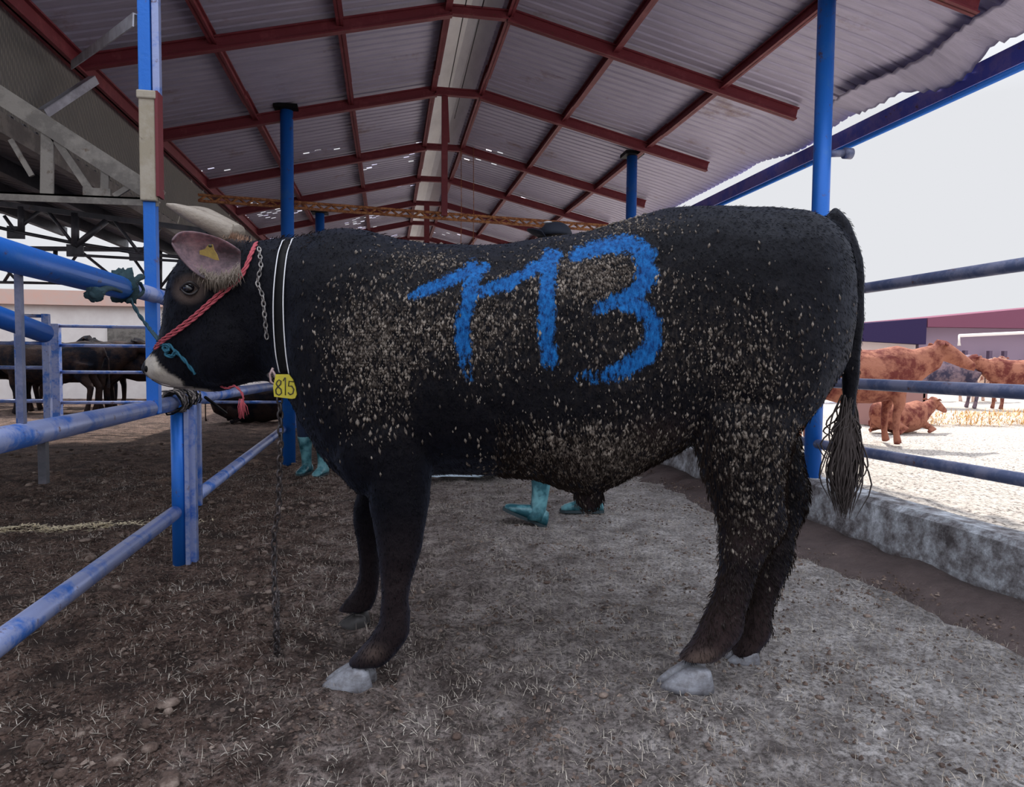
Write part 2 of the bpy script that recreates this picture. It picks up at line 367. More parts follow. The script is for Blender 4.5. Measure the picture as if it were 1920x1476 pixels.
for x, w, _ in pur:
    mb = MB(); y = RY0; z = roof_z(x)
    while y < RY1 - .1:
        y2 = min(RY1, y + 3.3); o1 = .012*nz(x, y, 1); mb.chan((x + o1, y, z + .035), (x - o1*.5, y2 + .12, z + .03), .05, .075, .01); y = y2
    tag(mb.build('purlin', M['red'], loc=(x, RY0, z)), 'long red painted purlin on the %s' % w, 'purlin', 'red painted purlins')
tag(MB().chan((XL, RY0, roof_z(XL)), (XL, RY1, roof_z(XL)), .07, .13, .014).build('edge_beam', M['red'], loc=(XL, RY0, 3)), 'heavy red beam along the left edge of the shed roof', 'beam')
e = empty('eave_beam', (3.84, RY0, 3.0)); tag(e, 'blue-purple steel beam along the open right eave', 'beam')
MB().beam((3.84, RY0, EYE + 1.90), (3.84, RY1, EYE + 1.90), .05, .13).build('beam', M['purple'], e)
MB().cyl((3.80, RY0, EYE + 1.80), (3.80, RY1, EYE + 1.80), .022).build('pipe', M['blue'], e)
for Y in (12.2, 15.8, 19.4): MB().beam((2.72, Y, roof_z(2.72) - .02), (3.84, Y, EYE + 1.93), .04, .04).build('bracket', M['purple'], e)
# torn flap of sheet hanging at the eave
mb = MB(); vs = []; fs = []; n1, n2 = 40, 10
for j in range(n1+1):
    for i in range(n2+1):
        u, w = j/n1, i/n2; y = 3.3 + 1.8*u
        vs.append((3.50 + .26*w - .05*math.sin(u*9), y, roof_z(3.5) + .0 - .06*w - .10*w*math.sin(u*math.pi)*abs(math.sin(u*7 + 1)) + .012*math.sin(y*60)))
for j in range(n1):
    for i in range(n2): fs.append((j*(n2+1)+i, j*(n2+1)+i+1, (j+1)*(n2+1)+i+1, (j+1)*(n2+1)+i))
o = mb.add(vs, fs).build('torn_sheet', M['sheet'], loc=(3.5, 3, 3)); sm = o.modifiers.new('s', 'SOLIDIFY'); sm.thickness = .003
tag(o, 'crumpled torn roofing sheet drooping over the right eave beam', 'sheet')

# rusty tie, king posts, wires
YT = 7.16
a = at(372, 371, Y=YT); b = at(1187, 432, Y=YT)
tie = empty('tie_beam', a); tag(tie, 'rusty lattice tie beam spanning the shed below the ridge', 'beam')
mb = MB(); dv = (b - a); N = 60
mb.beam(a + Vector((0,0,.028)), b + Vector((0,0,.028)), .04, .020); mb.beam(a - Vector((0,0,.028)), b - Vector((0,0,.028)), .04, .020); mb.build('chord', M['rust'], tie)
mb = MB()
for i in range(N):
    p0 = a + dv*i/N; p1 = a + dv*(i+1)/N; s = .026 if i % 2 else -.026
    mb.cyl(p0 + Vector((0,0,s)), p1 - Vector((0,0,s)), .011, 6)
mb.build('web', M['rust'], tie)
k = at(833, 405, Y=YT - .03); kp = empty('king_post', (k.x, YT - .03, k.z)); tag(kp, 'red steel king post hanging from ridge to the rusty tie', 'post', 'red king posts')
MB().beam(k, (k.x, YT - .03, ZRIDGE), .06, .06, (0,1,0)).build('post', M['red'], kp)
MB().beam((k.x + .04, YT + .02, k.z + .75), (k.x + .02, YT, ZRIDGE - .05), .03, .03, (0,1,0)).build('brace', M['red'], kp)
k = at(800, 470, Y=12.2); kp = empty('king_post', k); tag(kp, 'short red post under the ridge far behind the bull back', 'post', 'red king posts')
MB().beam(k, (k.x, 12.2, ZRIDGE), .09, .07, (0,1,0)).build('post', M['red'], kp)
for i, (px, y0, yend, Y) in enumerate(((886, 345, 465, 8.9), (863, 415, 455, 8.9))):
    p = at(px, y0, Y=Y); q = at(px, yend + 60, Y=Y); p = Vector((q.x, Y, roof_z(q.x) + .05))
    tag(MB().tube([p, (p+q)/2 + Vector((.01, 0, 0)), q], .004, 6).build('hanging_wire', M['rust'], loc=q), ['thin pale wire hanging from the right roof slope', 'short dark wire hanging under the rusty tie'][i], 'wire')
for i, x in enumerate((RL + .14, RL + .27)):
    p0 = Vector((x, RY0, ZRIDGE + .05)); tag(MB().tube([p0, (x - .05, 4, ZRIDGE + .02), (x, 8, ZRIDGE + .05)], .004, 6).build('cable', M['black'], loc=p0), ['thin dark cable along the ridge strip, left of two', 'thin dark cable along the ridge strip, right of two'][i], 'cable')

# ================================================================ BLUE POSTS
def post(name, x, y, z0, z1, r, lab, cap=True, square=False, mt='blue'):
    e = empty(name, (x, y, z0)); tag(e, lab, 'post', 'blue roof posts')
    if square: MB().box((x, y, (z0+z1)/2), (2*r, 2*r, z1-z0)).build('column', M[mt], e, bevel=.004)
    else: MB().cyl((x, y, z0), (x, y, z1), r, 24).build('column', M[mt], e)
    if cap: MB().box((x, y, z1 + .02), (r*3.6, r*3.6, .04)).build('cap_plate', M['black'], e, bevel=.004)
    return e
XP = -1.0
pl2 = post('support_post', -.955, 7.1, -.03, EYE + .333*7.1, .062, 'blue round post under the left slope, standing behind the bull neck', square=False)
post('support_post', 2.66, 7.42, .30, EYE + .30*7.42 + .01, .058, 'blue round post under the right slope, behind the bull back')
post('support_post', -.97, 10.6, -.03, EYE + .197*10.6, .065, 'small distant blue post left of the bull withers')
pr = post('support_post', 2.66, 3.97, .30, roof_z(2.66) + .04, .052, 'blue round post on the kerb beside the bull rump', cap=False)
# stub arm on the right post
sa = MB().cyl((2.70, 3.97, EYE + .325*3.97), (2.66 + .13, 3.97 - .03, EYE + .325*3.97), .022, 14); sa.cyl((2.79, 3.94, EYE+.325*3.97), (2.84, 3.94, EYE+.325*3.97), .034, 14); sa.build('stub_arm', M['blue_dark'], pr)
# left front post, standing on the rail, with beige clad upper part
Y1 = 3.30; x1 = at(283, 400, Y=Y1).x; zt = roof_z(x1) + .02
lp = empty('support_post', (x1, Y1, .84)); tag(lp, 'blue square post with beige clad upper part above the left rail', 'post', 'blue roof posts')
zc0, zc1 = at(283, 380, Y=Y1).z, at(283, 176, Y=Y1).z
MB().box((x1, Y1, (.79 + zc0)/2), (.050, .050, zc0 - .79)).build('lower_tube', M['blue'], lp, bevel=.004)
MB().box((x1 - .010, Y1, (zc1 + zt)/2), (.050, .050, zt - zc1)).build('upper_tube', M['blue'], lp, bevel=.004)
MB().box((x1 + .034, Y1, (zc1 + zt)/2), (.030, .036, zt - zc1)).build('side_tube', M['blue_worn'], lp, bevel=.003)
mb = MB(); mb.box((x1 + .002, Y1 - .01, (zc0 + zc1)/2), (.066, .064, zc1 - zc0)); mb.box((x1 + .002, Y1 - .012, zc1 - .018), (.078, .076, .036)); mb.build('cladding', M['beige'], lp, bevel=.006)
MB().box((x1 + .042, Y1 - .01, (zc0 + zc1)/2 + .01), (.012, .07, zc1 - zc0 - .02)).build('side_strip', M['red'], lp)
# ---------------------------------------------------------------- small truss on that post
tr = empty('roof_truss', (x1, Y1, 1.7)); tag(tr, 'grey steel half truss fixed to the left front post', 'truss')
A = at(300, 381, Y=Y1); B = at(-260, 358, Y=Y1)
MB().angle(A, B, .035, .008).build('bottom_chord', M['grey_steel'], tr)
MB().beam(at(300, 372, Y=Y1+.03), at(-60, 140, Y=Y1+.03), .04, .075).build('top_chord', M['grey_steel'], tr)
for (xa, ya, xb, yb, w, nm) in ((88, 366, 90, 225, .05, 'vertical'), (196, 372, 198, 300, .032, 'vertical'), (176, 368, 78, 222, .03, 'diagonal'), (214, 368, 268, 334, .022, 'diagonal'), (60, 330, 20, 262, .02, 'diagonal')):
    MB().beam(at(xa, ya, Y=Y1+.02), at(xb, yb, Y=Y1+.02), w, .012, (0,1,0)).build(nm, M['grey_steel'], tr)
MB().box(at(182, 364, Y=Y1+.015), (.11, .012, .05)).build('gusset', M['grey_steel'], tr)
# two galvanised strips
sp = [(at(262, 40, Y=Y1), at(142, 124, X=-2.03)), (at(176, 150, X=-2.0), at(80, 213, X=-2.16))]
for i, (a, b) in enumerate(sp):
    tag(MB().angle(a, b, .055, .006).build('metal_strip', M['galv'], loc=a), ['galvanised strip bracing the left front post to the red edge beam', 'galvanised strip hanging below the red edge beam'][i], 'brace', 'galvanised brace strips')

# ================================================================ NEIGHBOURING SHED (left)
ZN = EYE + 1.45
def nroof(x): return ZN - .06 + .18*(-2.2 - x)
mb = MB(); n = 60
for (z0, z1, x0, x1_) in ((ZN - .13, roof_z(XL) + .02, -2.24, -2.20),):
    mb.add([(x0, .5, z0), (x1_, .5, z1), (x1_, 14, z1), (x0, 14, z0)], [(0,1,2,3)], False)
struct(mb.build('wall_fascia', M['woven']))
nr = corrugated(-7.5, -2.2, .4, 10.9, nroof, pitch=.15, amp=.02, seg=.5); struct(nr.build('ceiling_neighbour', M['sheet_old']))
for i, x in enumerate((-2.2, -2.95, -3.7, -4.5, -5.4)):
    nmz = ['along its right edge', 'second from its right edge', 'third from its right edge', 'fourth from its right edge', 'farthest to the left'][i]
    tag(MB().beam((x, .4, nroof(x) - .07), (x, 10.9, nroof(x) - .07), .07, .12).build('roof_beam', M['dark_steel'] if i else M['grey_steel'], loc=(x, .4, nroof(x))),
        'dark beam under the neighbouring shed roof, %s' % nmz, 'beam', 'beams of the neighbouring roof')
def truss(Y, top, bot, webs, lab, r=.02, double=None):
    e = empty('roof_truss', at(*bot[0], Y=Y)); tag(e, lab, 'truss', 'steel trusses of the neighbouring shed')
    mb = MB(); P = [at(*p, Y=Y) for p in bot]
    for a, b in zip(P, P[1:]): mb.cyl(a, b, r, 8)
    mb.build('bottom_chord', M['dark_steel'], e)
    mb = MB(); P = [at(*p, Y=Y) for p in top]
    for a, b in zip(P, P[1:]): mb.beam(a, b, r*2, r*3)
    mb.build('top_chord', M['dark_steel'], e)
    for w in webs: MB().cyl(at(w[0], w[1], Y=Y), at(w[2], w[3], Y=Y), w[4] if len(w) > 4 else r, 8).build('web', M['dark_steel'], e)
    if double: MB().cyl(at(*double[0], Y=Y), at(*double[1], Y=Y), r*.8, 8).build('lower_rod', M['dark_steel'], e)
    return e
t2 = truss(7.0, [(-80, 372), (75, 392), (350, 428), (470, 448)], [(-80, 408), (29, 434), (140, 456), (255, 474), (470, 496)],
      [(40, 388, 40, 434, .03), (75, 394, 29, 434), (8, 405, 29, 434), (90, 396, 141, 462), (141, 400, 141, 462, .035), (200, 414, 141, 462, .028), (215, 414, 262, 476), (300, 428, 262, 476)],
      'dark steel roof truss seen left of the blue post, the nearer one', .016, ((136, 478), (345, 490)))
for (px, py) in ((141, 470), (258, 478), (30, 436)): MB().box(at(px, py, Y=7.0), (.14, .02, .11)).build('gusset', M['dark_steel'], t2)
t3 = truss(10.5, [(-80, 465), (480, 470)], [(-80, 528), (105, 531), (330, 545), (480, 550)],
      [(8, 528, 40, 478), (31, 526, -20, 470), (78, 500, 104, 531), (104, 470, 104, 531, .03), (150, 470, 106, 531), (150, 470, 235, 538), (300, 540, 335, 495), (300, 470, 300, 542, .03), (290, 540, 240, 470)],
      'dark steel roof truss above the far white wall, the farther one', .02)
# back wall
wl = struct(MB().box((-9.5, 18.1, 1.1), (17, .25, 2.2)).build('wall_back', M['render']))
struct(MB().box((-9.5, 18.05, 2.37), (17.1, .42, .34)).build('trim_1', M['coping']))
tag(MB().box(((at(208, 630, Y=17.9).x + at(272, 630, Y=17.9).x)/2, 17.93, at(240, 630, Y=17.9).z), (.9, .08, .42)).build('wall_opening', M['grey_steel'], loc=(at(208, 630, Y=17.9).x, 17.9, 1.2)), 'grey shuttered opening in the far white wall', 'shutter')

# ================================================================ RAILS
def rail(name, pts, r, mt, lab, cat='rail', grp=None, flat=1.0):
    o = MB().tube(pts, r, 18).build(name, M[mt], loc=Vector(pts[0])); return tag(o, lab, cat, grp)
XRL = -1.0
zt_ = EYE - .222*1.03; zl_ = .27
yy0, yy1, yy2 = 1.2, 3.70, 7.0
# top rail in two runs with the tied joint between, low rail in two runs
rail('fence_rail', [(-1.02, yy0, .82), (-1.03, yy1 - .1, .815)], .036, 'blue_worn', 'top rail at the left, running from the frame edge to the gate post', grp='blue pipe rails of the left fence')
rail('fence_rail', [(-1.03, yy1 + .02, .825), (-1.0, yy2, .775)], .036, 'blue_worn', 'top rail from the gate post on under the bull head', grp='blue pipe rails of the left fence')
rail('fence_rail', [(-1.035, yy0, .265), (-1.03, yy1 - .08, .275)], .034, 'blue_worn', 'low rail at the left, sloping up from the frame edge', grp='blue pipe rails of the left fence')
rail('fence_rail', [(-1.02, yy1 + .14, .285), (-1.0, yy2, .34)], .034, 'blue_worn', 'low rail beyond the gate post, passing behind the chain', grp='blue pipe rails of the left fence')
gp = empty('gate_post', (-1.03, yy1, -.02)); tag(gp, 'blue gate post of several tubes standing at the tied rail joint', 'post')
gx_ = [at(q, 900, Y=yy1 + w_).x for q, w_ in ((336, 0), (352, -.01), (363, .02), (375, .16))]
MB().cyl((gx_[0], yy1, -.03), (gx_[0], yy1, .80), .036, 20).build('main_tube', M['blue'], gp)
MB().box((gx_[1], yy1 - .01, .38), (.022, .04, .82)).build('flat_bar', M['blue_worn'], gp, bevel=.003)
MB().box((gx_[2], yy1 + .02, .40), (.030, .045, .80)).build('square_tube', M['blue_worn'], gp, bevel=.003)
MB().box((gx_[3], yy1 + .16, .53), (.018, .03, .54)).build('thin_bar', M['blue_worn'], gp, bevel=.002)
# overhead feed-barrier pipes and stanchion
rail('barrier_pipe', [tuple(at(-250, 405, X=-1.0)), tuple(at(8, 478, X=-1.0)), tuple(at(240, 543, X=-1.0))], .043, 'blue', 'thick blue pipe crossing the left post at eye height', 'pipe')
rail('barrier_pipe', [tuple(at(232, 538, X=-1.0)), tuple(at(420, 590, X=-1.0))], .033, 'blue_worn', 'thinner worn pipe end running behind the bull face', 'pipe')
rail('barrier_pipe', [tuple(at(-160, 540, X=-1.25)), tuple(at(8, 598, X=-1.25)), tuple(at(82, 625, X=-1.25))], .035, 'blue', 'lower blue pipe at the left edge of the picture', 'pipe')
st = at(42, 790, X=-1.02); s2 = at(40, 470, X=-1.02)
tag(MB().beam((st.x, st.y, .82), (st.x, st.y, s2.z), .015, .02, (0,1,0)).build('stanchion', M['blue_dark'], loc=(st.x, st.y, .82)), 'thin blue upright joining the left rail and the thick pipe', 'post')
d1 = at(80, 800, X=-1.02); tag(MB().beam((d1.x, d1.y, .66), (d1.x, d1.y, .80), .022, .022, (0,1,0)).build('rail_bracket', M['dark_steel'], loc=(d1.x, d1.y, .66)), 'short dark bracket hanging below the left top rail', 'bracket')
# ---- right fence
RG = 'blue-grey pipe rails of the right fence'
rail('fence_rail', [(2.66, .6, 1.475), (2.66, 6.6, 1.455)], .030, 'blue_dark', 'uppermost rail of the right fence beside the bull rump', grp=RG)
rail('fence_rail', [(2.66, .6, .935), (2.66, 4.0, .92), (2.66, 7.4, .93)], .032, 'blue_dark', 'middle rail of the right fence passing behind the tail', grp=RG)
rail('fence_rail', [(2.66, .6, .585), (2.66, 3.97, .53), (2.66, 7.4, .51)], .030, 'blue_dark', 'lowest rail of the right fence just above the kerb', grp=RG)
# ---- gates at the left
def gate(x0, x1_, y, z0, z1, bars, lab, wp=.05, two=False):
    e = empty('yard_gate', (x0, y, z0)); tag(e, lab, 'gate', 'blue tube gates in the left pen')
    for x in (x0, x1_): MB().box((x, y, (z0+z1)/2), (wp, wp, z1-z0)).build('upright', M['blue_worn'], e, bevel=.004)
    for z in bars: MB().cyl((x0, y, z), (x1_, y, z), .022, 10).build('bar', M['blue_worn'], e)
    return e
yg = 10.5
def gz(py, Y): return at(150, py, Y=Y).z
e = gate(at(34, 600, Y=yg-1).x, at(86, 600, Y=yg-1).x, yg-1, -.02, gz(590, yg-1), [gz(594, yg-1), gz(645, yg-1), gz(690, yg-1), gz(752, yg-1)], 'narrow blue tube gate at the far left', .075)
for z in (gz(645, yg-1), gz(690, yg-1), gz(752, yg-1)): MB().cyl((at(-60, 600, Y=yg-1).x, yg-1, z), (at(34, 600, Y=yg-1).x, yg-1, z), .022, 10).build('bar', M['blue_worn'], e)
e = gate(at(104, 600, Y=yg).x, at(560, 600, Y=yg).x, yg, -.02, gz(608, yg), [gz(612, yg), gz(648, yg), gz(698, yg), gz(755, yg)], 'wide blue tube gate in front of the dark cattle', .10)

# ================================================================ KNOTS, CLOTHS, ROPES ON THE FENCE
m = mat('dirty_teal_cloth', (.02,.05,.065), .9); t = NT(m); t.col(t.mix(t.noise(t.obj(), 30, 5, .7), (.005,.012,.018), (.022,.07,.09))); t.bump(t.noise(t.obj(), 40, 5), .6, .01); M['cloth'] = m
def rag(center, R, seed, n=26, mseg=14, stretch=(1,1,1), rot=None):
    mb = MB(); rs = []; c = Vector(center)
    for i in range(mseg+1):
        th = math.pi*(.02 + .96*i/mseg); ring = []
        for k in range(n):
            a = 2*math.pi*k/n; d = Vector((math.sin(th)*math.cos(a)*stretch[0], math.sin(th)*math.sin(a)*stretch[1], math.cos(th)*stretch[2]))
            f = 1 + .45*noise.noise(d*2.2 + Vector((seed, 0, 0))) + .25*noise.noise(d*6 + Vector((seed, 3, 0)))
            ring.append(c + d*R*f)
        rs.append(ring)
    return mb.rings(rs)
cl = empty('tied_cloth', at(235, 545, X=-1.0)); tag(cl, 'dark teal rag knotted round the thick blue pipe', 'cloth')
c0 = at(232, 538, X=-1.0); mb = rag(c0, .055, 1, stretch=(.9, .9, 1.15)); mb.build('wrap', M['cloth'], cl)
mb = MB(); mb.tube(crs([at(225, 545, X=-.97), at(205, 540, X=-.96), at(185, 548, X=-.95), at(172, 556, X=-.95)], 5), [.012]*9 + [.018]*4 + [.02, .016, .010][:3], 8, flat=.5); mb.build('tail', M['cloth'], cl)
rag(at(176, 553, X=-.95), .024, 5, 14, 9, (1.2,.4,1)).build('frayed_end', M['cloth'], cl)
mb = MB(); mb.tube(crs([at(240, 535, X=-.97), at(255, 525, X=-.96), at(268, 517, X=-.96)], 5), [.012,.014,.015,.014,.012,.012,.012,.012,.014,.014,.01], 8, flat=.6); mb.build('upper_end', M['cloth'], cl)
mb = MB(); mb.tube(crs([at(262, 530, X=-.97), at(268, 548, X=-.965), at(250, 560, X=-.97), at(240, 565, X=-.97)], 5), .011, 8, flat=.6); mb.build('lower_end', M['cloth'], cl)

def rope(name, pts, r, m_, lab=None, cat='rope', parent=None, twist=True, k=8):
    P = [Vector(p) for p in crs(pts, k)]; mb = MB(); L = 0
    if not twist: mb.tube(P, r, 8)
    else:
        fine = [Vector(p) for p in crs(P, 4)]
        for s in (0, math.pi):
            Q = []; L = 0
            for i, p in enumerate(fine):
                if i: L += (p - fine[i-1]).length
                T = (fine[min(i+1, len(fine)-1)] - fine[max(0, i-1)]).normalized(); u = T.orthogonal().normalized(); w = T.cross(u); a = L/r*.55 + s
                Q.append(p + (u*math.cos(a) + w*math.sin(a))*r*.5)
            mb.tube(Q, r*.62, 6)
    o = mb.build(name, m_, parent, loc=None if parent else P[0])
    if lab: tag(o, lab, cat if not parent else None)
    return o
M['pink'] = mat('pink_rope', (.42,.075,.10), .8); M['teal'] = mat('teal_rope', (.012,.10,.16), .8); M['teal_dk'] = mat('dark_teal_rope', (.02,.06,.085), .85)
M['chain'] = paint_mat('chain_steel', (.06,.055,.06), (.16,.14,.14), amount=.5, metal=.5, scale=30)
# wire and twine bundle at the rail joint
wb_ = empty('wire_bundle', at(375, 748, X=-1.0)); tag(wb_, 'tangle of wire and twine tying the rail joint at the gate post', 'wire')
for s in range(5):
    mb = MB(); pts = []
    for i in range(26):
        a = i*1.7 + s; pts.append(Vector((-1.02 + .058*math.cos(a) + random.gauss(0, .004), 3.55 + .30*(i/25)*(.8 + .1*s) + random.gauss(0, .03), .828 + .055*math.sin(a) + random.gauss(0, .006))))
    mb.tube([Vector(p) for p in crs(pts, 3)], .0045 if s < 3 else .003, 5); mb.build('strand', [M['chain'], M['black'], mat('grey_twine', (.25,.22,.20), .9), M['chain'], M['black']][s], wb_)
MB().tube([at(385, 745, X=-.93), at(424, 775, X=-.9)], .008, 6).build('loose_end', M['black'], wb_)

# ================================================================ BULL
DC = 2.42
up = np.array([0, 0, 1.0])
def ring_px(top, bot, d, hw, n=28, e=2.3, sq=1.0, dt=0):
    """closed section between two silhouette points; hw half width along the view direction"""
    A = BP(top[0], top[1], d + dt); B = BP(bot[0], bot[1], d); c = (A+B)/2; v = (A-B)/2; out = []
    for k in range(n):
        a = 2*math.pi*k/n; ca, sa = math.cos(a), math.sin(a)
        x = math.copysign(abs(ca)**(2/e), ca); y = math.copysign(abs(sa)**(2/e), sa)
        out.append(c + v*x + FH*hw*y)
    return out
def interp(rows, k=3):
    return crs([np.array([float(c) for c in r]) for r in rows], k)
bm = MB()
# torso: px, top, bottom, half width, centre depth
T = [(478,456,712,.14,2.40),(520,450,722,.175,2.41),(560,445,765,.21,2.42),(600,439,838,.25,2.42),(640,431,886,.275,2.42),(685,434,915,.29,2.42),(740,447,905,.295,2.42),(800,456,890,.305,2.42),
     (860,462,887,.32,2.42),(930,462,889,.33,2.42),(1000,452,896,.335,2.42),(1060,443,914,.33,2.42),(1105,434,920,.32,2.41),(1150,421,905,.31,2.41),(1200,406,880,.30,2.40),(1250,395,852,.295,2.39),
     (1300,390,828,.295,2.38),(1350,389,835,.295,2.37),(1400,391,850,.29,2.36),(1450,393,835,.275,2.36),(1500,398,790,.24,2.35),(1540,412,735,.19,2.35),(1572,440,690,.13,2.35),(1590,480,620,.06,2.35)]
bm.rings([ring_px((r[0], r[1]), (r[0], r[2]), r[4], r[3]) for r in interp(T)])
# head: topx, topy, botx, boty, half width, depth
Hd = [(520,452,540,716,.17,2.40),(470,452,490,716,.15,2.39),(432,446,455,722,.135,2.38),(385,455,425,733,.125,2.37),(345,480,400,737,.115,2.36),(325,515,385,736,.105,2.36),(319,555,368,734,.092,2.355),
      (311,600,350,732,.078,2.35),(300,637,333,729,.070,2.35),(287,660,314,724,.066,2.35),(275,675,298,719,.060,2.35),(269,686,284,711,.045,2.35)]
bm.rings([ring_px((r[0], r[1]), (r[2], r[3]), r[5], r[4], e=2.1) for r in interp(Hd)])
def ellp(px, py, d, rx, rd, rz, tilt=0):
    c = BP(px, py, d); rot = Matrix(((RH[0], FH[0], 0), (RH[1], FH[1], 0), (0, 0, 1))) @ Matrix.Rotation(math.radians(tilt), 3, 'Y')
    bm.ell(c, (rx, rd, rz), 20, 12, rot)
ellp(420, 640, 2.30, .12, .07, .15, 20)      # cheek
ellp(352, 530, 2.28, .055, .03, .045)        # brow
ellp(300, 690, 2.305, .035, .035, .035)      # nostril pad
ellp(715, 660, 2.24, .17, .12, .33, -8)      # near shoulder
ellp(700, 820, 2.27, .14, .12, .20, 0)
ellp(715, 660, 2.60, .17, .12, .33, -8)
ellp(1000, 700, 2.32, .40, .23, .28)         # ribs and belly
ellp(1000, 700, 2.50, .40, .23, .28)
ellp(1420, 600, 2.20, .25, .12, .30, 12)     # near thigh
ellp(1420, 600, 2.54, .25, .12, .30, 12)
ellp(1270, 470, 2.24, .09, .07, .08)         # hip bone
ellp(655, 560, 2.30, .10, .10, .16)
ellp(1105, 930, 2.36, .050, .05, .05)        # sheath
ellp(1230, 835, 2.38, .10, .10, .05, -30)
def limb(rows, e=2.2):
    """rows: left px, right px, py, depth, half width"""
    bm.rings([ring_px((r[1], r[2] + (r[5] if len(r) > 5 else 0)), (r[0], r[2]), r[3], r[4], n=22, e=e) for r in interp(rows)])
# near foreleg
limb([(672,815,800,2.26,.12),(678,812,870,2.25,.10),(690,806,930,2.24,.08),(699,801,985,2.235,.066),(708,790,1030,2.23,.060),(714,776,1075,2.225,.048),(716,768,1120,2.22,.044),(712,768,1160,2.22,.048),(696,766,1190,2.215,.052),(672,748,1220,2.21,.052),(650,725,1245,2.21,.052)])
# far foreleg
limb([(668,760,850,2.60,.11),(672,745,910,2.62,.085),(663,726,965,2.65,.065),(668,716,1015,2.67,.055),(674,712,1060,2.68,.045),(666,711,1100,2.69,.042),(645,706,1128,2.69,.044),(632,698,1146,2.69,.044)])
# near hind leg
limb([(1285,1500,760,2.24,.14),(1302,1486,830,2.24,.13),(1318,1468,890,2.24,.11),(1335,1470,945,2.23,.085),(1345,1474,985,2.225,.068),(1347,1448,1025,2.22,.058),(1346,1424,1070,2.215,.050),(1338,1410,1110,2.21,.048),(1322,1397,1150,2.21,.050),(1302,1388,1190,2.205,.054),(1284,1362,1218,2.20,.056),(1270,1345,1235,2.20,.054)])
# far hind leg
limb([(1360,1490,800,2.50,.13),(1390,1500,870,2.50,.11),(1410,1514,915,2.49,.085),(1415,1512,950,2.48,.07),(1410,1490,1000,2.46,.055),(1405,1484,1050,2.44,.048),(1400,1462,1100,2.43,.045),(1395,1446,1145,2.42,.046),(1385,1445,1185,2.41,.050),(1375,1422,1213,2.405,.05),(1372,1414,1225,2.40,.05)])
# tail dock
TP = [(1545,412,2.35),(1575,436,2.34),(1595,480,2.33),(1604,540,2.33),(1602,610,2.33),(1596,680,2.33),(1592,750,2.33),(1588,800,2.33)]
bm.tube([Vector(BP(*p)) for p in interp(TP, 5)], list(np.interp(np.linspace(0, 1, 36), [0, .25, .5, .8, 1], [.05, .036, .030, .026, .022])), 14)
tmp = bpy.data.objects.new('tmp', bm.mesh('tmp')); COL.objects.link(tmp)
rm = tmp.modifiers.new('r', 'REMESH'); rm.mode = 'VOXEL'; rm.voxel_size = .0085; rm.use_smooth_shade = True
smo = tmp.modifiers.new('s', 'SMOOTH'); smo.iterations = 9; smo.factor = .6
dg = bpy.context.evaluated_depsgraph_get(); bme = bpy.data.meshes.new_from_object(tmp.evaluated_get(dg)); bpy.data.objects.remove(tmp)
nv = len(bme.vertices); co = np.empty(nv*3); bme.vertices.foreach_get('co', co); co = co.reshape(-1, 3)
no = np.empty(nv*3); bme.vertices.foreach_get('normal', no); no = no.reshape(-1, 3)
PX, PY = topx(co); side = -(no @ FH)            # >0 on the flank that faces the yard
dep = (co @ FH)
bloc = Vector(BP(1000, 1240, DC)); bloc.z = 0
# a little muscle and hide relief
rel = np.array([noise.noise(Vector(c)*7)*.006 + noise.noise(Vector(c)*22)*.0028 for c in co]); co2 = co + no*rel[:, None]
bme.vertices.foreach_set('co', (co2 - np.array(bloc)).ravel())
def gs(cx, cy, sx, sy): return np.exp(-((PX-cx)/sx)**2 - ((PY-cy)/sy)**2)
def seg_d(px, py, P):
    best = np.full(px.shape, 1e9)
    for (x0, y0, w0), (x1_, y1_, w1) in zip(P, P[1:]):
        dx, dy = x1_-x0, y1_-y0; t_ = np.clip(((px-x0)*dx + (py-y0)*dy)/(dx*dx+dy*dy), 0, 1)
        d = np.hypot(px-(x0+t_*dx), py-(y0+t_*dy))/(w0 + t_*(w1-w0)); best = np.minimum(best, d)
    return best
ST = [[(772,553,9),(800,545,12),(850,522,12),(880,510,11),(908,500,10)], [(890,505,17),(882,550,15),(870,600,14),(867,640,14),(872,680,12),(882,712,8)],
      [(895,548,12),(950,532,13),(1000,505,13),(1045,478,11)], [(1030,485,17),(1026,560,15),(1024,630,15),(1032,680,14),(1045,705,9)],
      [(1080,478,13),(1130,462,16),(1180,458,17),(1210,478,19),(1214,515,19),(1195,548,18),(1160,566,17),(1122,578,12)],
      [(1160,566,15),(1200,575,17),(1224,605,17),(1226,640,17),(1205,672,18),(1165,696,16),(1110,708,12),(1075,706,8)]]
paint = np.zeros(nv)
for P in ST: paint = np.maximum(paint, np.clip(1.42 - seg_d(PX, PY, P)*.92, 0, 1))
paint *= 1 - np.clip(.62*gs(882,705,30,40) + .5*gs(1045,700,30,35) + .55*gs(1100,706,60,22) + .35*gs(1140,575,45,20) + .45*gs(775,553,20,14) + .3*gs(900,545,22,16), 0, .9)
paint *= (side > 0)*np.clip((2.6 - dep)*10, 0, 1)

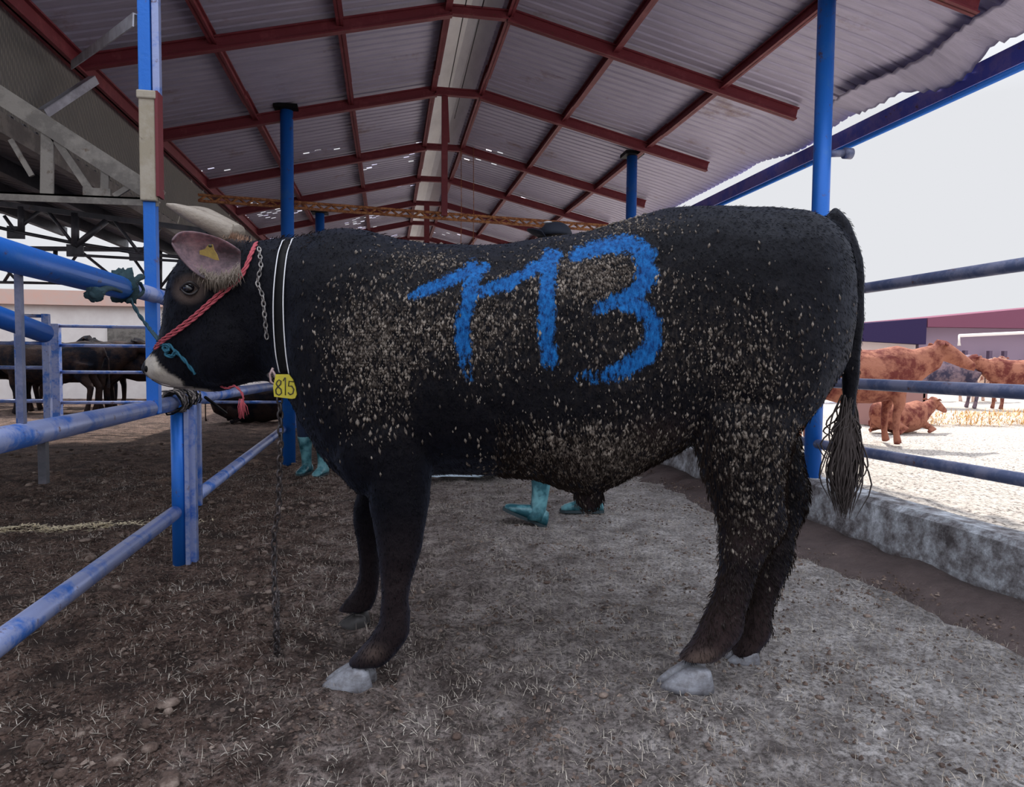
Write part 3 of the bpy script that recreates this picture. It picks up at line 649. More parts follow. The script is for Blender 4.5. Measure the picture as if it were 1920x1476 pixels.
mud = np.clip(.75*gs(700,650,75,100) + .2*gs(760,720,110,90) + .55*gs(880,620,130,80) + .75*gs(1100,520,110,45) + .8*gs(1120,860,140,55) + .30*gs(1400,680,110,110) + .34*gs(1420,860,80,110) + .14*gs(1400,1000,80,60) + .4*gs(1150,420,110,20) + .25*gs(1200,640,150,120) + .3*gs(800,490,80,25), 0, 1)*(1-.8*np.clip(gs(820,770,50,90)*1.5,0,1))
mud *= (side > -.2)
brown = np.clip(np.maximum.reduce([.9*gs(1105,955,35,25), .8*gs(1240,820,60,30), .75*gs(1410,1020,60,50), .9*np.clip((PY-1030)/120,0,1)*(PX>1200), .45*np.clip((PY-950)/150,0,1)*(PX<1200)]), 0, 1)
pale = np.clip(seg_d(PX, PY, [(282,676,9),(286,695,13),(305,714,14),(330,722,11)]), 0, 3); pale = np.clip((1.35 - pale)*3, 0, 1)*(PX < 352)
pale = np.maximum(pale, np.clip((1.3 - seg_d(PX, PY, [(340,735,10),(392,738,6)]))*2, 0, 1))
eye_r = np.hypot((PX-356)/1.15, PY-542); tan_ = np.clip((32 - eye_r)/12, 0, 1)*.55
poll = np.clip(gs(430,440,25,14)*1.2, 0, 1)
for nm, arr in (('paint', paint), ('mud', mud), ('brown', brown), ('pale', pale), ('tan', np.maximum.reduce([tan_, poll*.7, .8*gs(1318,1236,34,16), .5*gs(700,1225,20,14)]))):
    at_ = bme.attributes.new(nm, 'FLOAT', 'POINT'); at_.data.foreach_set('value', arr.astype(np.float32))
m = mat('black_hide', (.01,.01,.012), .5, 0, .10); t = NT(m); v = t.obj((1,1,.45)); v1 = t.obj()
f1 = t.noise(v, 90, 5, .7); f2 = t.noise(v, 28, 5, .7)
c = t.mix(f2, (.0008,.001,.003), (.005,.0045,.0075))
c = t.mix(attr(t, 'brown').outputs['Fac'], c, t.mix(f1, (.016,.009,.009), (.050,.032,.032)))
mudf = t.math('MULTIPLY', attr(t, 'mud').outputs['Fac'], t.ramp(f1, [(.46,(0,0,0)),(.60,(1,1,1))])); c = t.mix(t.math('MULTIPLY', mudf, .75), c, (.10,.08,.065))
tn = attr(t, 'tan').outputs['Fac']; c = t.mix(tn, c, (.14,.10,.085))
pf = t.math('ADD', attr(t, 'paint').outputs['Fac'], t.math('MULTIPLY', t.math('ADD', t.math('SUBTRACT', f1, .5), t.math('MULTIPLY', t.math('SUBTRACT', f2, .5), .8)), 2.3)); pf = t.math('MULTIPLY', t.ramp(pf, [(.34,(0,0,0)),(.78,(1,1,1))]), t.ramp(attr(t, 'paint').outputs['Fac'], [(.02,(0,0,0)),(.3,(1,1,1))]))
c = t.mix(t.math('MULTIPLY', pf, .93), c, t.mix(t.ramp(f1, [(.35,(0,0,0)),(.65,(1,1,1))]), (.002,.03,.15), (.009,.155,.48)))
c = t.mix(attr(t, 'pale').outputs['Fac'], c, t.mix(f1, (.34,.30,.25), (.62,.58,.52))); t.col(c)
t.bump(t.math('ADD', t.noise(v, 70, 6, .75), t.math('MULTIPLY', t.noise(v1, 14, 3), 1.5)), .55, .012)
t.b.inputs['Sheen Weight'].default_value = .10; t.b.inputs['Sheen Roughness'].default_value = .4; t.b.inputs['Sheen Tint'].default_value = (.45,.6,1,1)
M['hide'] = m
bull = empty('bull', bloc); tag(bull, 'large black bull with 113 sprayed in blue on its muddy flank, facing left', 'bull')
body = bpy.data.objects.new('body', bme); COL.objects.link(body); body.parent = bull; bme.materials.clear(); bme.materials.append(M['hide'])
bme.polygons.foreach_set('use_smooth', [True]*len(bme.polygons))

# dried mud clods stuck in the coat, and coarse hair
def along(i, vdir):                                      # direction lying in the hide
    n_ = Vector(no[i]); d = Vector(vdir); d = d - n_*d.dot(n_); return n_, (d.normalized() if d.length > 1e-5 else n_.orthogonal().normalized())
w = mud*np.clip(side + .3, 0, 1)*(paint < .5)*(PX > 560); w = w**1.3; w /= w.sum(); idx = rng.choice(nv, 9500, p=w); mb = MB()
for i in idx:
    n_, d = along(i, (random.gauss(0, .25)*RH[0], random.gauss(0, .25)*RH[1], -1)); s = n_.cross(d)
    L = (.0035 + .0085*random.random()**2)*(1.3 if PY[i] > 780 else 1); W = L*random.uniform(.25, .55); H = random.uniform(.0015, .0035); c = Vector(co2[i]) + s*random.gauss(0, .004)
    mb.add([c - d*L, c + s*W, c + d*L*1.1, c - s*W, c + n_*H*1.6 + d*L*.2, c - n_*.003], [(0,1,4),(1,2,4),(2,3,4),(3,0,4),(1,0,5),(2,1,5),(3,2,5),(0,3,5)], True)
m = mat('dried_mud', (.12,.09,.07), .95, 0, .2); t = NT(m); t.col(t.ramp(t.noise(t.obj(), 45, 3), [(.35,(.035,.028,.026)),(.5,(.125,.105,.092)),(.68,(.31,.27,.235))])); M['dried'] = m
o = mb.build('dried_mud', M['dried'], bull); tag(o, 'pale clots of dried mud stuck in the coat', kind='stuff')
def hair(idx, L, W, mt, name, lab, droop=-1.0, lift=.35, spread=.25, back=.3):
    mb = MB()
    for i in idx:
        n_, d = along(i, (RH[0]*(back + random.gauss(0, spread)), RH[1]*(back + random.gauss(0, spread)), droop)); s = n_.cross(d)
        l = L*random.uniform(.5, 1.3); p = Vector(co2[i]) - n_*.001 + s*random.gauss(0, .004) + d*random.gauss(0, .004); q = p + d*l*.55 + n_*l*lift*.8; r = p + d*l + n_*l*lift
        mb.add([p - s*W, p + s*W, q + s*W*.7, r, q - s*W*.7], [(0,1,2,3,4)], False)
    o = mb.build(name, mt, bull); tag(o, lab, kind='stuff'); return o
M['hair'] = mat('black_hair', (.002,.0022,.004), .4, 0, .18); M['hair_brown'] = mat('brown_hair', (.022,.014,.012), .5, 0, .3)
w = np.clip(side + .35, 0, 1)*(pale < .3)*(tan_ < .2)*(paint < .5); w /= w.sum(); hair(rng.choice(nv, 22000, p=w), .013, .0006, M['hair'], 'coat_hair', 'short black coat hair')
w = np.clip(side+.6, 0, 1)*(np.clip((PY-770)/80, 0, 1)*(PX > 930)*np.clip((1235-PY)/120, 0, 1) + .25*gs(560,450,80,15)); w /= w.sum(); hair(rng.choice(nv, 9000, p=w), .024, .0009, M['hair_brown'], 'belly_hair', 'long shaggy brown hair on belly and hind legs', lift=.4)
# hooves
def hoof(px, py, d, L, tint, yaw=0):
    """cloven hoof; px,py = centre of its sole on the ground"""
    c = Vector(BP(px, py, d)); c.z = ground_h(c.x, c.y) - .004; fw = -Vector(RH); sd = Vector(FH)
    R_ = Matrix.Rotation(yaw, 3, 'Z'); fw = R_ @ fw; sd = R_ @ sd; h = empty('hoof', (0, 0, 0)); h.parent = bull; h.location = c - bull.location
    for s in (-1, 1):
        mb = MB(); rs = []
        for z, a, b, wd in ((0, -.055, .085, .036), (.018, -.054, .076, .036), (.045, -.050, .050, .034), (.068, -.045, .020, .030), (.078, -.035, .005, .02)):
            ring = []
            for k in range(18):
                th = 2*math.pi*k/18; u = (a+b)/2 + (b-a)/2*math.cos(th); ww = wd*math.sin(th)*(1 - .35*max(0, math.cos(th)))*L
                ring.append(c + fw*(u*L) + sd*(s*.030*L + ww*.8 - s*.012*max(0, math.cos(th))*L) + Vector((0, 0, z*L*.78)))
            rs.append(ring)
        mb.rings(rs); mb.build('claw', tint, h)
    return h
m = mat('pale_hoof', (.4,.42,.45), .45); t = NT(m); f_ = t.noise(t.obj((1,1,6)), 14, 5); c = t.mix(f_, (.13,.12,.13), (.42,.45,.52)); sx = t.n('ShaderNodeSeparateXYZ'); tcn = t.n('ShaderNodeTexCoord'); t.l(tcn.outputs['Object'], sx.inputs[0]); t.col(t.mix(t.ramp(t.noise(t.obj(), 26, 6, .75), [(.40,(0,0,0)),(.75,(.9,.9,.9))]), c, (.055,.042,.042))); M['hoof'] = m
m = mat('dark_hoof', (.05,.05,.05), .5); t = NT(m); t.col(t.mix(t.noise(t.obj((1,1,6)), 14, 5), (.015,.014,.016), (.06,.055,.055))); M['hoof_dk'] = m
hoof(664, 1262, 2.215, 1.24, M['hoof']); hoof(668, 1156, 2.70, .95, M['hoof_dk'])
hoof(1294, 1258, 2.21, 1.26, M['hoof']); hoof(1396, 1232, 2.40, .85, M['hoof'])
def near_d(px, py, default=2.25):                          # depth of the near side of the hide at a pixel
    k = np.argmin((PX-px)**2 + (PY-py)**2 + (side < 0)*1e6); return float(dep[k])
EYD = near_d(356, 541) - .010
# eye
ec = BP(355, 541, near_d(356, 541) + .006); e_ = Vector(ec)
mb = MB(); mb.ell(e_, (.020, .020, .016), 20, 12); mb.build('eye', mat('eye_gloss', (.006,.006,.01), .05, 0, 1.0), bull)
for s, dz in ((1, .012), (-1, -.013)):
    pts = [Vector(BP(356 + q*17, 541 - s*(11.5 - abs(q)**2*11.5) , EYD + .010*q*q)) for q in np.linspace(-1.1, 1.1, 9)]
    MB().tube(pts, [.002,.003,.004,.004,.0045,.004,.004,.003,.002], 8).build('eyelid', mat('eyelid_skin', (.022,.017,.018), .5), bull)
# nostril and mouth line
MB().ell(BP(276, 692, 2.30), (.008, .02, .012), 12, 8).build('nostril', M['black'], bull)
MB().tube([Vector(BP(*p)) for p in interp([(285,712,2.30),(305,722,2.285),(335,727,2.28),(362,726,2.28)], 4)], .0022, 6).build('mouth_line', mat('mouth_dark', (.03,.022,.022), .7), bull)
# horns
m = mat('horn', (.3,.27,.22), .5); t = NT(m); v = t.obj((1,1,1)); t.col(t.mix(t.noise(t.obj((3,3,30)), 6, 5, .7), (.15,.12,.10), (.40,.35,.29))); t.bump(t.noise(t.obj((4,4,4)), 14, 4), .5, .008); M['horn'] = m
hp = interp([(428,438,2.31),(405,425,2.285),(375,410,2.265),(340,394,2.25),(312,383,2.24)], 5)
MB().tube([Vector(BP(*p)) for p in hp], list(np.interp(np.linspace(0,1,len(hp)), [0,.15,.6,.9,1], [.036,.034,.025,.011,.004])), 16).build('horn', M['horn'], bull)
hp = interp([(445,438,2.45),(415,418,2.49),(380,398,2.52),(350,388,2.54)], 5)
MB().tube([Vector(BP(*p)) for p in hp], list(np.interp(np.linspace(0,1,len(hp)), [0,.6,1], [.032,.022,.004])), 16).build('horn', M['horn'], bull)
# ear: cupped leaf, opening to the viewer
def ear(outline, dbase, dtip, depth, name, mt, sgn=1):
    n = 14; k = 11; vs = []; fs = []; 
    for i in range(n+1):
        u = i/n; T_, B_ = outline(u); dd = dbase + (dtip - dbase)*u
        for j in range(k+1):
            w_ = j/k; px = T_[0] + (B_[0]-T_[0])*w_; py = T_[1] + (B_[1]-T_[1])*w_
            vs.append(BP(px, py, dd + sgn*depth*math.sin(w_*math.pi)*math.sin(min(1, u*1.2+.1)*math.pi*.8)))
    for i in range(n):
        for j in range(k): fs.append((i*(k+1)+j, i*(k+1)+j+1, (i+1)*(k+1)+j+1, (i+1)*(k+1)+j))
    o = MB().add(vs, fs).build(name, mt, bull); s_ = o.modifiers.new('s', 'SOLIDIFY'); s_.thickness = .007; s_.offset = 0; ss = o.modifiers.new('ss', 'SUBSURF'); ss.levels = ss.render_levels = 1
    return o
top_e = interp([(452,470),(425,452),(395,440),(360,433),(335,436),(322,452)], 6); bot_e = interp([(452,512),(425,525),(395,528),(365,512),(338,484),(322,456)], 6)
def outl(u):
    i = u*(len(top_e)-1); a = int(min(i, len(top_e)-2)); f = i - a
    return top_e[a]*(1-f) + top_e[a+1]*f, bot_e[a]*(1-f) + bot_e[a+1]*f
m = mat('ear_skin', (.2,.12,.13), .65); t = NT(m); t.col(t.ramp(t.noise(t.obj(), 14, 6, .7), [(.35,(.045,.032,.04)),(.5,(.15,.10,.12)),(.65,(.30,.19,.21))]))
t.b.inputs['Subsurface Weight'].default_value = .1; t.bump(t.noise(t.obj((1,1,3)), 60, 4), .4, .004); M['ear'] = m
ear(outl, 2.255, 2.15, .045, 'ear', M['ear'])
ear(lambda u: ((445 - 60*u, 452 - 22*u + 6*math.sin(u*3.1)), (445 - 60*u, 485 - 50*u)), 2.47, 2.56, .02, 'ear', M['hide'])
mb = MB()
for i in range(420):
    u = random.random(); px = 365 + 85*u; py = 500 + 18*math.sin(u*3) + random.gauss(0, 5); d0 = 2.225 - .02*random.random(); l = random.uniform(10, 30)
    a = Vector(BP(px, py, d0)); b = Vector(BP(px + random.gauss(0, 6), py + l, d0 + .01)); s = Vector(RH)*.0007; mdl = (a+b)/2 - Vector(FH)*.006
    mb.add([a - s, a + s, mdl + s, b, mdl - s], [(0,1,2,3,4)], False)
tag(mb.build('ear_hair', mat('pale_ear_hair', (.30,.25,.21), .7), bull), 'pale fringe of hair below the ear', kind='stuff')
mb = MB()
for i in range(500):
    px = random.gauss(432, 20); py = 446 + abs(px-432)*.25 + random.gauss(0, 3); a = Vector(BP(px, py, 2.38 + random.gauss(0, .05))); b = a + Vector((random.gauss(0,.010), random.gauss(0,.010), random.uniform(.008,.026))); s = Vector(RH)*.0008
    mb.add([a - s, a + s, b], [(0,1,2)], False)
tag(mb.build('poll_hair', mat('tawny_hair', (.30,.17,.11), .7), bull), 'tawny tuft of hair behind the horn', kind='stuff')
# tail switch
mb = MB()
for i in range(340):
    a0 = random.uniform(0, 6.28); rr = random.random()**.5; spread = random.gauss(0, 1)
    px0 = 1590 + rr*14*math.cos(a0); d0 = 2.33 + rr*.025*math.sin(a0)
    end = random.uniform(880, 975) if random.random() < .6 else random.uniform(800, 900); st_ = random.uniform(740, 820)
    wdt = 13 + 8*random.random()
    path = [(px0, st_), (px0 - 3 + spread*wdt*.5, st_ + (end-st_)*.35), (1583 + spread*wdt*.95, st_ + (end-st_)*.7), (1580 + spread*wdt*.35 + random.gauss(0, 4), end)]
    P = [Vector(BP(x, y, d0 + spread*.002)) for x, y in interp([(*q,) for q in path], 3)]
    mb.tube(P, [.0028]*(len(P)-3) + [.0022, .0015, .0006], 5, caps=False)
for x0, x1_, ye in ((1562, 1535, 900), (1566, 1548, 880), (1600, 1560, 930), (1572, 1530, 830)):
    P = [Vector(BP(x, y, 2.32)) for x, y in interp([(1580, 770), (x0, 820), ((x0+x1_)/2, 860), (x1_, ye)], 4)]; mb.tube(P, [.002]*(len(P)-1) + [.0006], 5, caps=False)
tag(mb.build('tail_switch', mat('tail_hair', (.035,.026,.026), .6), bull), 'long dark brown hair at the end of the tail')

# ---------------------------------------------------------------- things the bull wears
def near_d(px, py, default=2.25):                          # depth of the near side of the hide at a pixel
    k = np.argmin((PX-px)**2 + (PY-py)**2 + (side < 0)*1e6); return float(dep[k])
def wrap_band(xt, yt, xb, yb, bulge, dn, grow, n=40, half=None):
    """points of a loop round the neck: near side arc top->bottom, then the far side"""
    pass
def neck_loop(f_near, n=30, far=2.66, lift=.012):
    near = [Vector(BP(px, py, near_d(px, py) - lift)) for px, py in f_near]
    return near
col_l = interp([(530,452),(521,480),(514,540),(513,600),(517,660),(524,698)], 6); col_r = interp([(548,449),(538,480),(532,540),(532,600),(536,660),(542,702)], 6)
cb = empty('neck_collar', BP(522, 700, 2.2)); tag(cb, 'black strap collar with two white edges round the bull neck', 'collar')
def full_loop(side_pts, lift):
    near = [Vector(BP(px, py, near_d(px, py) - lift)) for px, py in side_pts]
    out = []
    a, b = near[0], near[-1]; c = (a+b)/2; F = Vector(FH)
    cd = 2.41
    for p in near[::-1][1:]: pass
    far = []
    for p in near:
        dd = p.dot(F); q = p + F*(2*(cd - dd)); far.append(q)
    arc1 = [near[-1]*(1-s) + far[-1]*s - Vector((0,0,.012))*math.sin(s*math.pi) for s in (.15,.3,.5,.7,.85)]
    arc0 = [far[0]*(1-s) + near[0]*s + Vector((0,0,.02))*math.sin(s*math.pi) for s in (.15,.3,.5,.7,.85)]
    return near + arc1 + far[::-1] + arc0
L1, L2 = full_loop(col_l, .004), full_loop(col_r, .004)
mb = MB(); n = len(L1); vs = L1 + L2; fs = [(i, (i+1) % n, n + (i+1) % n, n + i) for i in range(n)]
o = mb.add(vs, fs).build('strap', M['black'], cb); s_ = o.modifiers.new('s', 'SOLIDIFY'); s_.thickness = .004
for L in (L1, L2): Q = [p for p in L] + [L[0]]; MB().tube([p - Vector(FH)*.003 for p in Q], .0019, 6).build('white_edge', M['white'], cb)
def chain(pts, size, name, lab, mt=M['chain']):
    P = [Vector(p) for p in crs(pts, 12)]; acc = [0]
    for a, b in zip(P, P[1:]): acc.append(acc[-1] + (b-a).length)
    mb = MB(); s = 0; k = 0; step = size*1.55
    while s < acc[-1]:
        i = max(0, min(len(P)-2, int(np.searchsorted(acc, s)) - 1)); f = (s - acc[i])/max(1e-6, acc[i+1]-acc[i]); p = P[i].lerp(P[i+1], f); T_ = (P[i+1]-P[i]).normalized()
        u = T_.cross(Vector(FH)).normalized(); w_ = T_.cross(u); ax = (u + w_).normalized() if k % 2 else (u - w_).normalized()
        ring = [p + T_*size*math.cos(a) + ax*size*.55*math.sin(a) for a in [2*math.pi*j/12 for j in range(13)]]
        mb.tube(ring, size*.22, 6, caps=False); s += step; k += 1
    return tag(mb.build(name, mt, loc=P[-1]), lab, 'chain')
M['chain_d'] = paint_mat('rusty_chain_steel', (.035,.03,.032), (.12,.10,.10), amount=.55, metal=.4, scale=30)
M['chain_l'] = paint_mat('worn_chain_steel', (.16,.15,.15), (.30,.28,.27), amount=.5, metal=.6, scale=30)
cp = [(486,468),(489,500),(483,530),(492,555),(496,590),(500,632)]
chain([BP(x, y, near_d(x, y) - .012) for x, y in cp], .011, 'neck_chain', 'steel chain lying on the bull neck behind the halter', M['chain_l'])
g0 = at(521, 1108, z=.01); dgc = float(np.dot(np.array(g0), FH))
chain([BP(508,705,2.22), BP(518,716,2.20), BP(524,745,2.20), BP(526,820,2.20), BP(524,900,2.21), BP(522,960,2.22), BP(514,1020,2.24), (*(BP(518,1075,2.26)[:2]), .06), (g0.x, g0.y, .012)] if dgc > 2.2 else
      [BP(508,705,2.22), BP(518,716,2.20), BP(524,745,2.20), BP(526,820,2.2), BP(524,900,2.2), BP(522,960,2.2), BP(514,1020,2.2), BP(520,1100,2.2)], .0155, 'lead_chain', 'long rusty chain hanging from the collar tag to the ground', M['chain_d'])
# yellow tag with 815
tg = empty('number_tag', BP(533, 745, 2.17)); tag(tg, 'yellow plastic tag marked 815 hanging from the bull collar', 'tag')
otl = [(517,702),(541,702),(549,712),(554,727),(556,740),(553,747),(547,748),(514,744),(512,726)]
fr = [Vector(BP(x, y, 2.165 + .0006*(x-512))) for x, y in otl]; bk = [p + Vector(FH)*.006 for p in fr]; n = len(otl)
M['yellow'] = mat('yellow_plastic', (.50,.43,.02), .45); t = NT(M['yellow']); t.col(t.mix(t.noise(t.obj(), 30, 5, .7), (.30,.25,.02), (.66,.58,.03)))
MB().add(fr + bk, [tuple(range(n))[::-1], tuple(range(n, 2*n))] + [(i, (i+1)%n, n+(i+1)%n, n+i) for i in range(n)], False).build('plate', M['yellow'], tg)
M['marker'] = mat('marker_ink', (.03,.025,.01), .6)
dig = {'8': [[(519,716),(523,712),(527,715),(526,721),(521,725),(517,731),(518,738),(523,741),(528,737),(527,730),(521,725),(518,720),(519,716)]], '1': [[(531,714),(534,708),(535,708),(535,741)]], '5': [[(551,716),(542,715),(541,724),(547,724),(551,730),(549,738),(544,740),(540,736)]]}
for d_, strokes in dig.items():
    for s_ in strokes: MB().tube([Vector(BP(x, y, 2.164 + .0006*(x-512))) for x, y in s_], .0022, 6, flat=.5).build('digit', M['marker'], tg)
MB().tube([Vector(BP(x, y, 2.18)) for x, y in ((512,690),(506,702),(508,716),(516,722),(520,712),(514,700),(510,694))], .004, 8).build('hook', mat('tag_hook', (.35,.25,.25), .5, .3), tg)
# ear tag
et = empty('ear_tag', BP(395, 478, 2.15)); tag(et, 'small mud-stained yellow tag clipped in the bull ear', 'tag')
otl = [(391,458),(398,458),(401,468),(407,478),(410,488),(402,487),(388,481),(374,477),(374,470),(384,467)]; dE = 2.185
fr = [Vector(BP(x, y, dE + .0005*(y-455))) for x, y in otl]; bk = [p + Vector(FH)*.004 for p in fr]; n = len(otl)
M['etag'] = mat('stained_yellow', (.35,.24,.05), .5); t = NT(M['etag']); t.col(t.mix(t.noise(t.obj(), 60, 5, .7), (.12,.085,.05), (.60,.42,.09)))
MB().add(fr + bk, [tuple(range(n))[::-1], tuple(range(n, 2*n))] + [(i, (i+1)%n, n+(i+1)%n, n+i) for i in range(n)], False).build('plate', M['etag'], et)
MB().ell(BP(394, 461, dE - .004), (.006, .004, .005), 12, 8).build('stud', M['marker'], et)
# halter
ht = empty('rope_halter', BP(400, 600, 2.2)); tag(ht, 'pink and teal rope halter running across the bull face', 'halter')
def onhide(pts, lift=.007): return [BP(x, y, near_d(x, y) - lift) for x, y in pts]
rope('cheek_rope', onhide([(482,455),(474,472),(463,500),(452,520),(436,536),(400,567),(365,598),(330,624),(305,641),(291,655)], .010), .0050, M['pink'], parent=ht, k=5)
rope('cheek_rope', onhide([(479,456),(470,474),(458,503),(446,518),(430,532),(395,563),(360,594),(326,620),(302,638),(290,651)], .012), .0046, M['pink'], parent=ht, k=5)
rope('nose_rope', onhide([(300,645),(315,650),(312,658),(306,652),(315,646),(330,660),(345,675),(357,690),(366,702)], .009), .0058, M['teal'], parent=ht, k=5)
rope('nose_rope', onhide([(318,655),(310,664),(322,668),(330,658)], .010), .006, M['teal'], parent=ht, k=5)
rope('lead_rope', [tuple(at(243, 560, X=-.97)), tuple(at(262, 592, X=-.93)), tuple(BP(285, 622, 2.6)), tuple(BP(304, 645, near_d(304, 645) - .01))], .007, M['teal_dk'], 'dark teal rope from the pipe knot to the bull halter')
rope('pink_string', [tuple(BP(410, 722, 2.34)), tuple(BP(425, 728, 2.30)), tuple(BP(440, 724, 2.28)), tuple(BP(452, 735, 2.27)), tuple(BP(457, 748, 2.27))], .004, M['pink'], 'thin pink string hanging below the bull jaw')
mb = MB()
for i in range(40):
    a = Vector(BP(454 + random.gauss(0, 1.5), 748, 2.27)); b = Vector(BP(453 + random.gauss(0, 4), random.uniform(766, 786), 2.27 + random.gauss(0, .004))); mb.tube([a, (a+b)/2 + Vector((random.gauss(0,.003), 0, 0)), b], .0013, 5)
tag(mb.build('pink_tassel', M['pink'], loc=BP(454, 748, 2.27)), 'frayed pink rope tassel dangling in front of the top rail', 'tassel')

# ================================================================ BACKGROUND CATTLE
def cow_mesh(lying=False):
    mb = MB(); 
    def ring(x, zt, zb, hw, n=16):
        c = (zt+zb)/2; h = (zt-zb)/2; return [Vector((x, hw*math.sin(2*math.pi*k/n), c + h*math.cos(2*math.pi*k/n))) for k in range(n)]
    dz = -.52 if lying else 0
    mb.rings([ring(*r) for r in ((-.85,1.18+dz,.95+dz,.08),(-.78,1.27+dz,.75+dz,.20),(-.55,1.30+dz,.62+dz,.27),(-.2,1.25+dz,.52+dz,.32),(.25,1.24+dz,.52+dz,.32),(.55,1.30+dz,.58+dz,.27),(.75,1.25+dz,.72+dz,.19),(.95,1.30+dz,.90+dz,.13),(1.1,1.33+dz,1.0+dz,.11))])
    hx = 1.05; hz = 1.18 + dz
    mb.rings([[Vector((hx + dx + .0*k, hw*math.sin(2*math.pi*k/14), hz + oz + hh*math.cos(2*math.pi*k/14))) for k in range(14)] for dx, oz, hw, hh in ((0,.06,.11,.15),(.12,.05,.115,.14),(.28,-.04,.09,.11),(.42,-.12,.07,.08),(.5,-.16,.05,.055))])
    for s in (-1, 1): mb.tube([Vector((1.12, s*.10, hz+.12)), Vector((1.08, s*.2, hz+.14)), Vector((1.05, s*.27, hz+.10))], [.03,.045,.01], 8, flat=.5)
    if lying:
        for s in (-1, 1):
            mb.tube([Vector((.6, s*.2, .2)), Vector((.85, s*.26, .08)), Vector((.6, s*.3, .05))], [.09,.06,.05], 10); mb.tube([Vector((-.55, s*.25, .25)), Vector((-.2, s*.36, .12)), Vector((-.5, s*.4, .05))], [.14,.08,.05], 10)
    else:
        for s in (-1, 1):
            mb.tube([Vector((.5, s*.17, .85)), Vector((.53, s*.17, .5)), Vector((.50, s*.17, .40)), Vector((.50, s*.17, .15)), Vector((.53, s*.17, .0))], [.12,.07,.055,.042,.055], 10)
            mb.tube([Vector((-.6, s*.18, .9)), Vector((-.55, s*.18, .65)), Vector((-.70, s*.18, .46)), Vector((-.66, s*.18, .18)), Vector((-.62, s*.18, .0))], [.17,.11,.06,.042,.055], 10)
    mb.tube([Vector((-.84, 0, 1.18+dz)), Vector((-.93, 0, .95+dz)), Vector((-.93, 0, .62+dz)), Vector((-.92, 0, max(.05, .42+dz)))], [.03,.022,.02,.04], 8)
    tmp = bpy.data.objects.new('tmp', mb.mesh('tmp')); COL.objects.link(tmp); rm = tmp.modifiers.new('r', 'REMESH'); rm.mode = 'VOXEL'; rm.voxel_size = .022; rm.use_smooth_shade = True
    smo = tmp.modifiers.new('s', 'SMOOTH'); smo.iterations = 5
    me = bpy.data.meshes.new_from_object(tmp.evaluated_get(bpy.context.evaluated_depsgraph_get())); bpy.data.objects.remove(tmp); me.polygons.foreach_set('use_smooth', [True]*len(me.polygons)); return me
CMS, CML = cow_mesh(), cow_mesh(True)
def hide_mat(name, a, b):
    m = mat(name, a, .8, 0, .1); t = NT(m); f_ = t.noise(t.obj(), 3.2, 7, .7); t.col(t.mix(t.ramp(f_, [(.42,(0,0,0)),(.56,(1,1,1))]), a, b)); t.bump(t.noise(t.obj(), 22, 5, .7), .6, .03); return m
HM = {'dark': hide_mat('dark_cattle_hide', (.004,.005,.010), (.028,.017,.015)), 'brown': hide_mat('brown_cattle_hide', (.14,.035,.03), (.36,.15,.10)), 'tan': hide_mat('tan_cattle_hide', (.26,.08,.06), (.75,.55,.45)), 'grey': hide_mat('grey_cattle_hide', (.05,.045,.08), (.24,.17,.20))}
def cow(x, y, z, rz, hide, sc, lab, grp, lying=False):
    me = (CML if lying else CMS).copy(); me.materials.clear(); me.materials.append(HM[hide])
    c = bpy.data.objects.new('cow', me); COL.objects.link(c); c.location = (x, y, z); c.rotation_euler = (0, 0, rz); c.scale = (sc,)*3
    return tag(c, lab, 'cow', grp)
def gnd(px, py): return at(px, py, z=0)
g1 = 'dark cattle behind the left gate'
p = gnd(175, 762); cow(p.x, 13.6, 0, math.pi, 'dark', 1.0, 'dark cow behind the wide gate with its head turned to the left', g1)
cow(p.x + 1.3, 14.6, 0, .15, 'dark', 1.02, 'dark cow behind the wide gate, half behind the blue post', g1)
cow(p.x - 1.9, 15.9, 0, 2.9, 'dark', 1.0, 'dark cow at the back of the group behind the wide gate', g1)
cow(at(8, 700, Y=14).x - .9, 14.0, 0, 2.9, 'dark', .95, 'dark cow at the far left edge behind the narrow gate', g1)
cow(p.x + .1, 14.2, 0, .05, 'dark', 1.0, 'dark cow behind the wide gate facing right, its rump behind its neighbour', g1)
cow(p.x + .9, 15.6, 0, 3.0, 'dark', 1.05, 'dark cow at the very back, seen between the legs of the front ones', g1)
cow(p.x - 1.0, 14.9, 0, .3, 'dark', 1.0, 'dark cow seen between the narrow and the wide gate', g1)
p = gnd(470, 795); cow(p.x, 11.5, 0, .3, 'dark', .75, 'dark animal lying beyond the rail below the bull head', g1, True)
g2 = 'brown cattle in the sunny yard'
def yd(px, Y): return at(px, 700, Y=Y).x
cow(yd(1600, 7.9), 7.9, out_h(yd(1600, 7.9), 7.9), -.25, 'brown', .95, 'brown cow standing in the yard just behind the black bull tail', g2)
cow(yd(1690, 9.0), 9.0, 0, .2, 'brown', .62, 'brown cow lying in the yard beside the trough', g2, True)
cow(yd(1770, 14), 14, 0, math.pi - .3, 'grey', .95, 'grey-brown cow standing in the middle of the yard', g2)
cow(yd(1838, 16.2), 16.2, 0, .3, 'tan', .9, 'tan cow standing far right in the yard', g2)
cow(yd(1912, 13.4), 13.4, 0, 2.9, 'brown', .9, 'brown cow cut by the right edge of the picture', g2)
cow(yd(1870, 19), 19, 0, .1, 'grey', .85, 'grey cow standing behind the tan one in the yard', g2)
cow(yd(1700, 16.5), 16.5, 0, .1, 'tan', .9, 'tan cow standing at the back left of the yard', g2)
